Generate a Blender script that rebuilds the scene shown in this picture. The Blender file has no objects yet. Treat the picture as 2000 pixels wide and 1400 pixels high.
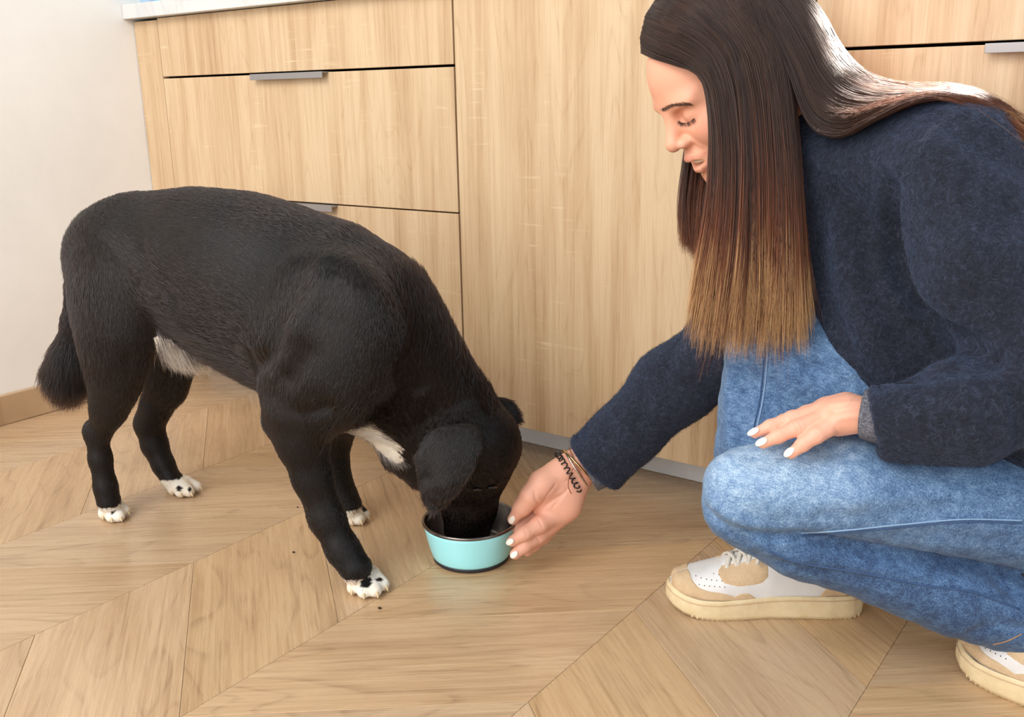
import bpy, bmesh, math, random
import numpy as np
from mathutils import Vector, Matrix, Quaternion
from mathutils.bvhtree import BVHTree

# ------------------------------------------------------------------ camera, world, lights, exposure
scn = bpy.context.scene
COL = scn.collection
RNG = np.random.default_rng(7)
FPX = 1888.3173                                   # focal length in pixels of the 2000 px wide frame
CAM = np.array([2.0972, -1.4034, 0.6755])         # eye point in metres: floor z=0, cabinet fronts y=0, left wall x=0
YAW, PITCH, ROLL = -0.6319, 0.2656, -0.0187
FW = np.array([math.sin(YAW)*math.cos(PITCH), math.cos(YAW)*math.cos(PITCH), -math.sin(PITCH)])
_r0 = np.array([math.cos(YAW), -math.sin(YAW), 0.0]); _u0 = np.cross(_r0, FW)
RT = _r0*math.cos(ROLL) + _u0*math.sin(ROLL); UP = np.cross(RT, FW)

cam_d = bpy.data.cameras.new('camera'); cam_o = bpy.data.objects.new('camera', cam_d); COL.objects.link(cam_o)
cam_d.sensor_width = 36.0; cam_d.lens = FPX/2000*36.0; cam_d.clip_start = 0.02
_m = Matrix.Identity(4)
for _i in range(3):
    _m[_i][0], _m[_i][1], _m[_i][2], _m[_i][3] = RT[_i], UP[_i], -FW[_i], CAM[_i]
cam_o.matrix_world = _m
scn.camera = cam_o

scn.view_settings.view_transform = 'Standard'; scn.view_settings.look = 'None'
scn.view_settings.gamma = 1.0; scn.view_settings.use_curve_mapping = False
scn.view_settings.exposure = 0.09
scn.cycles.use_denoising = True
scn.cycles.max_bounces = 6; scn.cycles.diffuse_bounces = 3; scn.cycles.glossy_bounces = 3
scn.cycles.sample_clamp_indirect = 6.0
scn.render.hair_type = 'STRIP'

w = bpy.data.worlds.new('daylight'); scn.world = w; w.use_nodes = True
_bg = w.node_tree.nodes['Background']; _bg.inputs[0].default_value = (0.93, 0.96, 1.0, 1); _bg.inputs[1].default_value = 0.54

def area(name, loc, target, sx, sy, power, color):
    d = bpy.data.lights.new(name, 'AREA'); d.shape = 'RECTANGLE'; d.size = sx; d.size_y = sy; d.energy = power; d.color = color
    o = bpy.data.objects.new(name, d); COL.objects.link(o); o.location = loc
    o.rotation_euler = (Vector(target)-Vector(loc)).to_track_quat('-Z', 'Y').to_euler()
    return o
area('window_light', (1.6, -3.4, 1.55), (1.3, 0, 0.45), 2.6, 2.3, 65, (1.0, 0.985, 0.96))       # big window behind the photographer
area('side_window_light', (4.2, -0.7, 1.6), (1.6, -0.3, 0.5), 1.4, 1.6, 15, (0.78, 0.91, 1.0)) # cool sky light from the right
area('left_wall_fill', (0.95, -2.3, 2.4), (0.0, -0.2, 1.1), 1.2, 1.0, 36, (1.0, 1.0, 1.0))  # unseen fill lamp added to brighten the left wall
# ------------------------------------------------------------------ points of the place
def ray(x, y): return FW + RT*((x-1000)/FPX) + UP*((700-y)/FPX)
def at(x, y, D): return CAM + ray(x, y)*D                       # D metres in front of the eye point
def on_z(x, y, z=0.0): d = ray(x, y); return CAM + d*((z-CAM[2])/d[2])
def on_plane(x, y, p0, n): d = ray(x, y); return CAM + d*(np.dot(p0-CAM, n)/np.dot(d, n))
def depth(p): return float(np.dot(np.asarray(p)-CAM, FW))
def to_px(p):
    d = np.asarray(p)-CAM; z = d@FW
    return 1000+FPX*(d@RT)/z, 700-FPX*(d@UP)/z
def R(px, D): return px*D/FPX
def sun_spot(loc, target, deg, power):            # added spot lamp in place of sun, kept to hair and shoulder
    d = bpy.data.lights.new('sun_spot', 'SPOT'); d.energy = power; d.spot_size = math.radians(deg); d.spot_blend = .6; d.shadow_soft_size = .02; d.color = (1.0, .95, .86)
    o = bpy.data.objects.new('sun_spot', d); COL.objects.link(o); o.location = loc; o.rotation_euler = (Vector(target)-Vector(loc)).to_track_quat('-Z', 'Y').to_euler()
sun_spot((2.05, .60, 2.35), at(1668, 100, 1.235), 4.6, 8000)
sun_spot((2.05, .60, 2.00), at(1798, 160, 1.115), 5.4, 9000)

# ------------------------------------------------------------------ object helpers
def tag(o, label=None, cat=None, group=None, kind=None):
    for k, v in (('label', label), ('category', cat), ('group', group), ('kind', kind)):
        if v: o[k] = v
    return o
def empty(name, loc=(0, 0, 0), **kw):
    o = bpy.data.objects.new(name, None); COL.objects.link(o); o.location = loc; o.empty_display_size = 0.05
    return tag(o, **kw)
def link(name, me, mats, parent=None, **kw):
    """mesh in world coordinates -> object; a parent Empty only translates"""
    o = bpy.data.objects.new(name, me); COL.objects.link(o)
    for m in (mats if isinstance(mats, (list, tuple)) else [mats]): me.materials.append(m)
    if parent is not None:
        o.parent = parent
        off = Vector((0, 0, 0)); p = parent
        while p is not None: off += p.location; p = p.parent
        o.location = -off if parent.type == 'EMPTY' or True else (0, 0, 0)
        o.location = -off
    return tag(o, **kw)
def from_bm(name, bm, smooth=False):
    me = bpy.data.meshes.new(name); bm.normal_update(); bm.to_mesh(me); bm.free()
    if smooth: me.polygons.foreach_set('use_smooth', [True]*len(me.polygons))
    return me
def from_arrays(name, V, F, smooth=True):
    me = bpy.data.meshes.new(name)
    F = np.asarray(F, dtype=np.int32); n, k = F.shape
    me.vertices.add(len(V)); me.vertices.foreach_set('co', np.asarray(V, dtype=np.float32).ravel())
    me.loops.add(n*k); me.loops.foreach_set('vertex_index', F.ravel())
    me.polygons.add(n); me.polygons.foreach_set('loop_start', np.arange(0, n*k, k, dtype=np.int32))
    me.update(calc_edges=True)
    if smooth: me.polygons.foreach_set('use_smooth', np.ones(n, dtype=bool))
    return me
def box_bm(bm, lo, hi, bevel=0.0):
    t = bmesh.new()
    bmesh.ops.create_cube(t, size=1.0)
    lo, hi = np.array(lo, float), np.array(hi, float); c = (lo+hi)/2; s = hi-lo
    for v in t.verts: v.co = Vector((c[0]+v.co.x*s[0], c[1]+v.co.y*s[1], c[2]+v.co.z*s[2]))
    if bevel: bmesh.ops.bevel(t, geom=list(t.edges), offset=bevel, segments=2, profile=0.5, affect='EDGES')
    me = bpy.data.meshes.new('tmp'); t.to_mesh(me); t.free(); bm.from_mesh(me); bpy.data.meshes.remove(me)
def box(name, lo, hi, mat, parent=None, bevel=0.0, **kw):
    bm = bmesh.new(); box_bm(bm, lo, hi, bevel)
    return link(name, from_bm(name, bm), mat, parent, **kw)
def tube_arrays(pts, rad, seg=8, closed=False, caps=True):
    P = np.asarray(pts, float); n = len(P); rad = np.broadcast_to(np.asarray(rad, float), (n,))
    if closed: T = np.roll(P, -1, 0)-np.roll(P, 1, 0)
    else: T = np.gradient(P, axis=0)
    T /= np.linalg.norm(T, axis=1)[:, None]+1e-12
    N = np.zeros_like(P); a = np.array([0, 0, 1.0]) if abs(T[0][2]) < .9 else np.array([1.0, 0, 0])
    v = np.cross(T[0], a); v /= np.linalg.norm(v); N[0] = v
    for i in range(1, n):
        v = N[i-1]-T[i]*np.dot(N[i-1], T[i]); N[i] = v/(np.linalg.norm(v)+1e-12)
    B = np.cross(T, N); ang = np.linspace(0, 2*np.pi, seg, endpoint=False)
    V = P[:, None, :]+rad[:, None, None]*(np.cos(ang)[None, :, None]*N[:, None, :]+np.sin(ang)[None, :, None]*B[:, None, :])
    V = V.reshape(-1, 3); F = []
    for i in range(n if closed else n-1):
        j = (i+1) % n
        for k in range(seg): F.append((i*seg+k, i*seg+(k+1) % seg, j*seg+(k+1) % seg, j*seg+k))
    if caps and not closed:
        V = np.vstack([V, P[:1]-T[:1]*rad[0]*.5, P[-1:]+T[-1:]*rad[-1]*.5]); a, b = len(V)-2, len(V)-1
        for k in range(seg):
            F.append((a, (k+1) % seg, k, k)); F.append((b, (n-1)*seg+k, (n-1)*seg+(k+1) % seg, (n-1)*seg+(k+1) % seg))
    return V, F
def merge_arrays(parts):
    Vs, Fs, o = [], [], 0
    for V, F in parts: Vs.append(V); Fs += [tuple(i+o for i in f) for f in F]; o += len(V)
    return np.vstack(Vs), Fs
def py_mesh(name, V, F, smooth=True):
    me = bpy.data.meshes.new(name)
    me.from_pydata([tuple(v) for v in V], [], [tuple(dict.fromkeys(f)) for f in F]); me.update()
    if smooth: me.polygons.foreach_set('use_smooth', [True]*len(me.polygons))
    return me
def lathe_arrays(prof, c, seg=64):
    """prof: (r, z) rows; r=0 rows collapse"""
    ang = np.linspace(0, 2*np.pi, seg, endpoint=False); V = []; F = []
    for r, z in prof:
        for a in ang: V.append((c[0]+r*math.cos(a), c[1]+r*math.sin(a), c[2]+z))
    for i in range(len(prof)-1):
        for k in range(seg): F.append((i*seg+k, i*seg+(k+1) % seg, (i+1)*seg+(k+1) % seg, (i+1)*seg+k))
    return np.array(V), F
def spline(P, n):
    """Catmull-Rom through rows of P (any width), n samples"""
    P = np.asarray(P, float); m = len(P)
    if m < 3: return P[0]+(P[-1]-P[0])*np.linspace(0, 1, n)[:, None]
    Q = np.vstack([2*P[0]-P[1], P, 2*P[-1]-P[-2]])
    t = np.linspace(0, m-1, n); i = np.minimum(t.astype(int), m-2); f = (t-i)[:, None]
    a, b, c, d = Q[i], Q[i+1], Q[i+2], Q[i+3]
    return .5*((2*b)+(c-a)*f+(2*a-5*b+4*c-d)*f**2+(3*b-a-3*c+d)*f**3)

# ------------------------------------------------------------------ signed-distance modelling: blended limbs -> one surface
class Body:
    def __init__(s): s.p = []
    def cone(s, a, b, ra, rb, k=.02, sq=None, op='add', cut=None, tagname=''):
        s.p.append(dict(t='c', a=np.asarray(a, float), b=np.asarray(b, float), ra=ra, rb=rb, k=k, sq=sq, op=op, cut=cut, tag=tagname)); return s
    def chain(s, pts, k=.02, sq=None, op='add', cut_last=False, tagname=''):
        """pts: list of (point, radius)"""
        for i, ((a, ra), (b, rb)) in enumerate(zip(pts[:-1], pts[1:])):
            s.cone(a, b, ra, rb, k, sq, op, cut=(1 if cut_last and i == len(pts)-2 else None), tagname=tagname)
        return s
    def ell(s, c, axes, rad, k=.02, op='add', tagname=''):
        s.p.append(dict(t='e', c=np.asarray(c, float), M=np.asarray(axes, float), rad=np.asarray(rad, float), k=k, op=op, tag=tagname)); return s
    def ridge(s, pts, amp, wid):
        s.p.append(dict(t='r', P=np.asarray(pts, float), amp=amp, w=wid, op='ridge', k=0, tag='')); return s
    def func(s, fn, op='disp'): s.p.append(dict(t='f', fn=fn, op=op, k=0, tag='')); return s
    @staticmethod
    def _d(q, P):
        if q['t'] == 'c':
            a, b = q['a'].astype(np.float32), q['b'].astype(np.float32); ba = b-a; L = float(ba@ba)+1e-12
            v = P-a; t = np.clip((v@ba)/L, 0, 1); v = v-t[:, None]*ba
            sc = 1.0
            if q['sq'] is not None:
                n, f = q['sq']; n = np.asarray(n, np.float32); vn = v@n; v = v+(vn*(1/f-1))[:, None]*n; sc = min(1.0, f)
            d = (np.sqrt(np.einsum('ij,ij->i', v, v))-(q['ra']+(q['rb']-q['ra'])*t))*sc
            if q['cut'] is not None: d = np.maximum(d, ((P-b)@(ba/np.sqrt(L))))
            return d
        if q['t'] == 'e':
            u = (P-q['c'].astype(np.float32))@q['M'].T.astype(np.float32); r = q['rad'].astype(np.float32)
            k0 = np.sqrt(((u/r)**2).sum(1)); k1 = np.sqrt(((u/(r*r))**2).sum(1))+1e-9
            return k0*(k0-1)/k1
        if q['t'] == 'r':
            best = None
            for a, b in zip(q['P'][:-1].astype(np.float32), q['P'][1:].astype(np.float32)):
                ba = b-a; v = P-a; t = np.clip((v@ba)/(float(ba@ba)+1e-12), 0, 1); v = v-t[:, None]*ba; e = np.einsum('ij,ij->i', v, v)
                best = e if best is None else np.minimum(best, e)
            return -q['amp']*np.exp(-best/(q['w']**2))
    def _near(s, c, Rb):
        out = []
        for q in s.p:
            if q['t'] == 'c':
                ba = q['b']-q['a']; t = np.clip(np.dot(c-q['a'], ba)/(ba@ba+1e-12), 0, 1); d = np.linalg.norm(c-q['a']-t*ba)-max(q['ra'], q['rb'])*(1 if q['sq'] is None else max(1, q['sq'][1]))
                lim = Rb+.012+q['k']
            elif q['t'] == 'e': d = np.linalg.norm(c-q['c'])-q['rad'].max(); lim = Rb+.012+q['k']
            elif q['t'] == 'r': d = np.linalg.norm(q['P']-c, axis=1).min()-.05; lim = Rb+3*q['w']
            else: d = 0; lim = 1
            if d < lim: out.append(q)
        return out
    def eval(s, P, prims=None):
        P = np.asarray(P, np.float32); D = np.full(len(P), 1e3, np.float32)
        for q in (s.p if prims is None else prims):
            if q['t'] == 'f': D = D+q['fn'](P).astype(np.float32); continue
            d = s._d(q, P); k = q['k']
            if q['op'] == 'ridge': D = D+d
            elif q['op'] == 'add':
                if k > 0: h = np.maximum(k-np.abs(D-d), 0)/k; D = np.minimum(D, d)-h*h*k*.25
                else: D = np.minimum(D, d)
            elif q['op'] == 'sub':
                d = -d
                if k > 0: h = np.maximum(k-np.abs(D-d), 0)/k; D = np.maximum(D, d)+h*h*k*.25
                else: D = np.maximum(D, d)
        return D
    def bounds(s):
        lo = np.full(3, 1e9); hi = -lo
        for q in s.p:
            if q['op'] != 'add': continue
            if q['t'] == 'c':
                m = 1 if q['sq'] is None else max(1, q['sq'][1])
                for p, r in ((q['a'], q['ra']), (q['b'], q['rb'])): lo = np.minimum(lo, p-r*m); hi = np.maximum(hi, p+r*m)
            elif q['t'] == 'e': lo = np.minimum(lo, q['c']-q['rad'].max()); hi = np.maximum(hi, q['c']+q['rad'].max())
        return lo-.02, hi+.02
    def mesh(s, h, n=20):
        lo, hi = s.bounds(); dims = np.ceil((hi-lo)/h).astype(int)+2; nb = np.ceil(dims/n).astype(int)
        S = int(max(dims))+2*n+8; Rb = math.sqrt(3)*h*(n+2)/2
        g = np.arange(-1, n+1); m = n+2
        gi, gj, gk = np.meshgrid(g, g, g, indexing='ij'); base = np.stack([gi, gj, gk], -1).reshape(-1, 3)
        keys, poss, quads = [], [], []
        off8 = [(a, b, c) for a in (0, 1) for b in (0, 1) for c in (0, 1)]
        edges = [(x, y) for x in range(8) for y in range(x+1, 8) if sum(abs(off8[x][i]-off8[y][i]) for i in range(3)) == 1]
        for bi in range(nb[0]):
            for bj in range(nb[1]):
                for bk in range(nb[2]):
                    o = np.array([bi, bj, bk])*n
                    c = lo+(o+(n-1)/2)*h
                    near = s._near(c, Rb)
                    if not any(q['op'] == 'add' for q in near): continue
                    dc = s.eval(c[None], near)[0]
                    if abs(dc) > Rb*1.35+.02: continue
                    P = (lo+(base+o)*h).astype(np.float32)
                    D = s.eval(P, near).reshape(m, m, m)
                    ins = D < 0
                    if ins.all() or not ins.any(): continue
                    C = [ins[a:m-1+a, b:m-1+b, cc:m-1+cc] for a, b, cc in off8]
                    cnt = sum(x.astype(np.int8) for x in C)
                    act = np.argwhere((cnt > 0) & (cnt < 8))
                    if len(act) == 0: continue
                    vals = np.stack([D[act[:, 0]+a, act[:, 1]+b, act[:, 2]+cc] for a, b, cc in off8], 1)
                    acc = np.zeros((len(act), 3)); num = np.zeros(len(act))
                    for x, y in edges:
                        va, vb = vals[:, x], vals[:, y]; cr = (va < 0) != (vb < 0)
                        t = np.where(cr, va/np.where(cr, va-vb, 1), 0)
                        pa, pb = np.array(off8[x]), np.array(off8[y])
                        acc += np.where(cr[:, None], pa+t[:, None]*(pb-pa), 0); num += cr
                    pos = lo+(act-1+o+acc/num[:, None])*h
                    G = act+o
                    keys.append((G[:, 0]*S+G[:, 1])*S+G[:, 2]); poss.append(pos)
                    for ax in range(3):
                        e1, e2 = (ax+1) % 3, (ax+2) % 3
                        sl0 = [slice(1, m-1)]*3; sl1 = list(sl0); sl1[ax] = slice(2, m)
                        A, B = ins[tuple(sl0)], ins[tuple(sl1)]
                        for flip in (0, 1):
                            idx = np.argwhere((A & ~B) if not flip else (~A & B))
                            if len(idx) == 0: continue
                            cell = idx+1+o
                            def kk(d1, d2):
                                q = cell.copy(); q[:, e1] -= d1; q[:, e2] -= d2
                                return (q[:, 0]*S+q[:, 1])*S+q[:, 2]
                            Q = np.stack([kk(1, 1), kk(0, 1), kk(0, 0), kk(1, 0)], 1)
                            quads.append(Q if not flip else Q[:, ::-1])
        K = np.concatenate(keys); Pz = np.concatenate(poss); Q = np.concatenate(quads)
        uk, first = np.unique(K, return_index=True); V = Pz[first]
        F = np.searchsorted(uk, Q); F = np.minimum(F, len(uk)-1)
        ok = (uk[F] == Q).all(1)
        return V, F[ok]
    def flow(s, V, tags=None):
        """blended bone direction at each vertex, plus the tag of the nearest part"""
        W = np.zeros((len(V), 3)); best = np.full(len(V), 1e3, np.float32); name = np.zeros(len(V), int); names = []
        for q in s.p:
            if q['op'] != 'add' or q['t'] not in 'ce': continue
            d = s._d(q, V.astype(np.float32))
            if q['tag'] not in names: names.append(q['tag'])
            ti = names.index(q['tag']); b = d < best; best = np.where(b, d, best); name[b] = ti
            if q['t'] == 'c': u = q['b']-q['a']; u = u/(np.linalg.norm(u)+1e-9)
            else: u = q['M'][0]
            W += np.exp(-np.maximum(d+.03, 0)/.014)[:, None]*u
        W /= np.linalg.norm(W, axis=1)[:, None]+1e-12
        return W, name, names
def normals(V, F):
    n = np.cross(V[F[:, 2]]-V[F[:, 0]], V[F[:, 3]]-V[F[:, 1]]); N = np.zeros_like(V)
    for i in range(4): np.add.at(N, F[:, i], n)
    return N/(np.linalg.norm(N, axis=1)[:, None]+1e-12)
def relax(V, F, it=1, lam=.5):
    a = np.concatenate([F[:, [0, 1]], F[:, [1, 2]], F[:, [2, 3]], F[:, [3, 0]]]); a = np.concatenate([a, a[:, ::-1]])
    cnt = np.bincount(a[:, 0], minlength=len(V))[:, None]
    for _ in range(it):
        S = np.stack([np.bincount(a[:, 0], weights=V[a[:, 1], i], minlength=len(V)) for i in range(3)], 1)
        V = V+lam*(S/np.maximum(cnt, 1)-V)
    return V
def set_attr(me, name, vals, typ='FLOAT'):
    A = me.attributes.new(name, typ, 'POINT')
    A.data.foreach_set('value' if typ == 'FLOAT' else 'color' if typ == 'FLOAT_COLOR' else 'vector', np.asarray(vals, np.float32).ravel())
def strands(name, P, rad, mat, parent=None, attrs=None, **kw):
    """P: (n strands, m points, 3) world; rad: (m,) or (n,m)"""
    n, m, _ = P.shape
    cu = bpy.data.hair_curves.new(name); cu.add_curves([m]*n)
    if parent is not None:
        off = np.zeros(3); p = parent
        while p is not None: off += np.array(p.location); p = p.parent
    cu.position_data.foreach_set('vector', P.astype(np.float32).ravel())
    ra = cu.attributes.get('radius') or cu.attributes.new('radius', 'FLOAT', 'POINT')
    ra.data.foreach_set('value', np.broadcast_to(rad, (n, m)).astype(np.float32).ravel())
    for k, v in (attrs or {}).items():
        a = cu.attributes.new(k, 'FLOAT', 'POINT'); a.data.foreach_set('value', np.repeat(np.asarray(v, np.float32), m))
    cu.materials.append(mat)
    o = bpy.data.objects.new(name, cu); COL.objects.link(o)
    if parent is not None: o.parent = parent; o.location = -Vector(off)
    return tag(o, **kw)
def scatter(V, F, n, weight=None, rng=RNG):
    """random points on quads -> position, face index"""
    A = np.linalg.norm(np.cross(V[F[:, 2]]-V[F[:, 0]], V[F[:, 3]]-V[F[:, 1]]), axis=1)
    if weight is not None: A = A*weight
    f = rng.choice(len(F), n, p=A/A.sum()); u, v = rng.random((n, 1)), rng.random((n, 1))
    a, b, c, d = (V[F[f, i]] for i in range(4))
    return (a*(1-u)+b*u)*(1-v)+(d*(1-u)+c*u)*v, f
def bvh_of(V, F): return BVHTree.FromPolygons([tuple(v) for v in V], [tuple(f) for f in F])
def cast(bvh, x, y, lift=0.0):
    """where the sight line through a photo point meets a surface"""
    d = Vector(ray(x, y)).normalized(); hit, nrm, _, _ = bvh.ray_cast(Vector(CAM), d)
    if hit is None: return None
    if nrm.dot(d) > 0: nrm = -nrm
    return np.array(hit+nrm*lift), np.array(nrm)
# ------------------------------------------------------------------ materials
def srgb(r, g, b, a=1.0):
    f = lambda c: (c/255/12.92) if c/255 <= .04045 else ((c/255+.055)/1.055)**2.4
    return (f(r), f(g), f(b), a)
class NT:
    def __init__(s, name):
        s.m = bpy.data.materials.new(name); s.m.use_nodes = True; s.t = s.m.node_tree; s.b = s.t.nodes['Principled BSDF']
    def n(s, typ, **kw):
        x = s.t.nodes.new(typ)
        for k, v in kw.items():
            if k.startswith('i_'):
                key = k[2:]; key = int(key) if key.isdigit() else key
                s.set(x, key, v)
            else: setattr(x, k, v)
        return x
    def set(s, x, key, v):
        sock = x.inputs[key]
        if isinstance(v, bpy.types.NodeSocket): s.t.links.new(v, sock)
        else: sock.default_value = v
    def p(s, **kw):
        for k, v in kw.items(): s.set(s.b, k.replace('_', ' '), v)
        return s
    def math(s, op, a, b=0.0, c=None):
        x = s.n('ShaderNodeMath', operation=op); s.set(x, 0, a); s.set(x, 1, b)
        if c is not None: s.set(x, 2, c)
        return x.outputs[0]
    def mix(s, f, a, b, blend='MIX'):
        x = s.n('ShaderNodeMix', data_type='RGBA', blend_type=blend); s.set(x, 0, f); s.set(x, 6, a); s.set(x, 7, b); return x.outputs[2]
    def ramp(s, f, stops, interp='LINEAR'):
        x = s.n('ShaderNodeValToRGB'); s.set(x, 0, f); e = x.color_ramp.elements; x.color_ramp.interpolation = interp
        while len(e) < len(stops): e.new(0.5)
        for el, (pos, c) in zip(e, stops): el.position = pos; el.color = c if isinstance(c, tuple) else (c, c, c, 1)
        return x.outputs[0]
    def coord(s, out='Object'): return s.n('ShaderNodeTexCoord').outputs[out]
    def mapping(s, v, scale=(1, 1, 1), loc=(0, 0, 0), rot=(0, 0, 0)):
        x = s.n('ShaderNodeMapping'); s.set(x, 0, v); s.set(x, 1, loc); s.set(x, 2, rot); s.set(x, 3, scale); return x.outputs[0]
    def noise(s, v, scale=5, detail=3, rough=.5, dist=0.0, w=None):
        x = s.n('ShaderNodeTexNoise', noise_dimensions='4D' if w is not None else '3D'); s.set(x, 'Vector', v); s.set(x, 'Scale', scale); s.set(x, 'Detail', detail); s.set(x, 'Roughness', rough); s.set(x, 'Distortion', dist)
        if w is not None: s.set(x, 'W', w)
        return x.outputs[0]
    def bump(s, h, strength=.2, dist=.002):
        x = s.n('ShaderNodeBump'); s.set(x, 'Height', h); s.set(x, 'Strength', strength); s.set(x, 'Distance', dist); s.set(s.b, 'Normal', x.outputs[0]); return s
    def attr(s, name, out='Fac'): x = s.n('ShaderNodeAttribute', attribute_name=name); return x.outputs[out]
    def rnd(s): return s.n('ShaderNodeObjectInfo').outputs['Random']
def plain(name, col, rough=.5, metal=0.0, **kw):
    t = NT(name); t.p(Base_Color=col, Roughness=rough, Metallic=metal, **kw)
    v = t.noise(t.coord(), 60, 3); t.bump(v, .03, .001)
    return t.m

def oak_laminate(name, lo, mid, hi):
    """sonoma-oak laminate, grain along local z, with pale cross flecks"""
    t = NT(name); c = t.coord(); r = t.math('MULTIPLY', t.rnd(), 40.0)
    wob = t.noise(t.mapping(c, (3, 3, .8)), 2.0, 2, w=r)
    wide = t.noise(t.mapping(c, (16, 4, .55)), 1.0, 5, .55, 1.2, w=r)
    fine = t.noise(t.mapping(c, (130, 10, 3.2)), 1.0, 4, .6, .3, w=r)
    pore = t.noise(t.mapping(c, (420, 20, 14)), 1.0, 2, .5, 0, w=r)
    sx = t.n('ShaderNodeSeparateXYZ'); t.set(sx, 0, c)
    ph = t.math('ADD', t.math('MULTIPLY', sx.outputs[0], 26.0), t.math('MULTIPLY', t.noise(t.mapping(c, (2.6, 2, .9)), 1.0, 3, .5, .4, w=r), 26.0))
    ring = t.math('MULTIPLY', t.math('SINE', t.math('MULTIPLY', ph, 1.9)), .5)
    v = t.math('ADD', t.math('MULTIPLY', wide, 1.0), t.math('MULTIPLY', fine, .46))
    v = t.math('ADD', v, t.math('MULTIPLY', ring, .07)); v = t.math('ADD', v, t.math('MULTIPLY', pore, .14))
    col = t.ramp(t.math('MULTIPLY', v, .66), [(.32, lo), (.47, mid), (.60, hi), (.7, mid)])
    fl = t.noise(t.mapping(c, (9, 9, 150)), 1.0, 2, .5, .2, w=r)
    ms = t.noise(t.mapping(c, (11, 5, 1.9)), 1.0, 2, .5, .3, w=t.math('ADD', r, 7.0))
    f = t.math('MULTIPLY', t.ramp(fl, [(.60, 0.0), (.68, 1.0)]), t.ramp(ms, [(.54, 0.0), (.66, 1.0)]))
    fld = t.math('MULTIPLY', t.noise(t.mapping(c, (7, 3, .55)), 1.0, 2, .5, .3, w=t.math('ADD', r, 11.0)), 34.0)
    ln = t.math('MULTIPLY', t.ramp(t.math('FRACT', fld), [(.0, 1.0), (.16, .0), (.93, .0), (1.0, 1.0)]), t.ramp(fine, [(.40, 1.0), (.60, .15)]))
    col = t.mix(t.math('MULTIPLY', ln, .30), col, srgb(168, 128, 88))
    dash = t.ramp(t.noise(t.mapping(c, (620, 20, 26)), 1.0, 3, .6, .2, w=t.math('ADD', r, 3.0)), [(.57, 0.0), (.66, 1.0)])
    dm = t.ramp(wide, [(.35, 1.0), (.62, .25)])
    col = t.mix(t.math('MULTIPLY', t.math('MULTIPLY', dash, dm), .34), col, srgb(150, 112, 76))
    col = t.mix(t.math('MULTIPLY', f, .42), col, srgb(244, 222, 186))
    t.p(Base_Color=col, Roughness=.42); t.bump(t.math('ADD', fine, pore), .10, .0006)
    return t.m
def floor_oak():
    """oak plank, grain along local x; every plank gets its own tone and cut"""
    t = NT('oak_plank'); c = t.coord(); rr = t.rnd(); r = t.math('MULTIPLY', rr, 60.0)
    wob = t.noise(t.mapping(c, (1.6, 6, 1)), 1.0, 3, .5, .5, w=r)
    sx = t.n('ShaderNodeSeparateXYZ'); t.set(sx, 0, c)
    ph = t.math('ADD', t.math('MULTIPLY', sx.outputs[1], 60.0), t.math('MULTIPLY', wob, 34.0))
    ring = t.math('SINE', ph)
    wide = t.noise(t.mapping(c, (1.5, 15, 1)), 1.0, 5, .55, .8, w=r)
    fine = t.noise(t.mapping(c, (5, 170, 1)), 1.0, 4, .62, .4, w=r)
    pore = t.noise(t.mapping(c, (16, 520, 1)), 1.0, 2, .5, 0, w=r)
    v = t.math('ADD', t.math('MULTIPLY', wide, .8), t.math('MULTIPLY', fine, .5)); v = t.math('ADD', v, t.math('MULTIPLY', ring, .035)); v = t.math('ADD', v, t.math('MULTIPLY', pore, .12))
    v = t.math('ADD', t.math('MULTIPLY', wide, .42), t.math('ADD', t.math('MULTIPLY', fine, .50), t.math('MULTIPLY', pore, .16)))
    col = t.ramp(t.math('MULTIPLY', v, .93), [(.30, srgb(166, 133, 100)), (.45, srgb(190, 156, 119)), (.58, srgb(205, 173, 135)), (.72, srgb(196, 161, 123))])
    fld = t.math('ADD', t.math('MULTIPLY', t.noise(t.mapping(c, (1.5, 7, 1)), 1.0, 2, .5, .25, w=t.math('ADD', r, 9.0)), 17.0), t.math('MULTIPLY', sx.outputs[1], 16.0))
    gl = t.ramp(t.math('FRACT', fld), [(.0, 1.0), (.22, .0), (.92, .0), (1.0, 1.0)])
    msk = t.ramp(t.noise(t.mapping(c, (1.6, 5, 1)), 1.0, 2, w=t.math('ADD', r, 5.0)), [(.36, .25), (.56, 1.0)])
    lines = t.math('MULTIPLY', t.math('MULTIPLY', gl, t.ramp(fine, [(.38, 1.0), (.62, .1)])), msk)
    col = t.mix(t.math('MULTIPLY', lines, .46), col, srgb(134, 104, 76))
    dash = t.ramp(t.noise(t.mapping(c, (14, 640, 1)), 1.0, 3, .6, .2, w=t.math('ADD', r, 3.0)), [(.56, 0.0), (.66, 1.0)])
    col = t.mix(t.math('MULTIPLY', t.math('MULTIPLY', dash, t.ramp(wide, [(.38, 1.0), (.62, .3)])), .34), col, srgb(134, 104, 76))
    hs = t.n('ShaderNodeHueSaturation'); t.set(hs, 'Color', col); t.set(hs, 'Value', t.math('ADD', .93, t.math('MULTIPLY', rr, .13))); t.set(hs, 'Saturation', t.math('ADD', .94, t.math('MULTIPLY', t.math('FRACT', t.math('MULTIPLY', rr, 7.0)), .12)))
    t.p(Base_Color=hs.outputs[0], Roughness=t.math('ADD', .20, t.math('MULTIPLY', fine, .14)))
    t.bump(t.math('SUBTRACT', t.math('ADD', fine, pore), t.math('MULTIPLY', lines, .8)), .16, .0007)
    return t.m
M = {}
M['oak'] = oak_laminate('oak_laminate', srgb(172, 137, 100), srgb(200, 168, 130), srgb(216, 188, 151))
M['plank'] = floor_oak()
t = NT('white_plaster'); c = t.coord(); n1 = t.noise(c, 5, 5, .6, .4); n2 = t.noise(t.mapping(c, (1, 1, .4)), 26, 4, .6)
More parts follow.
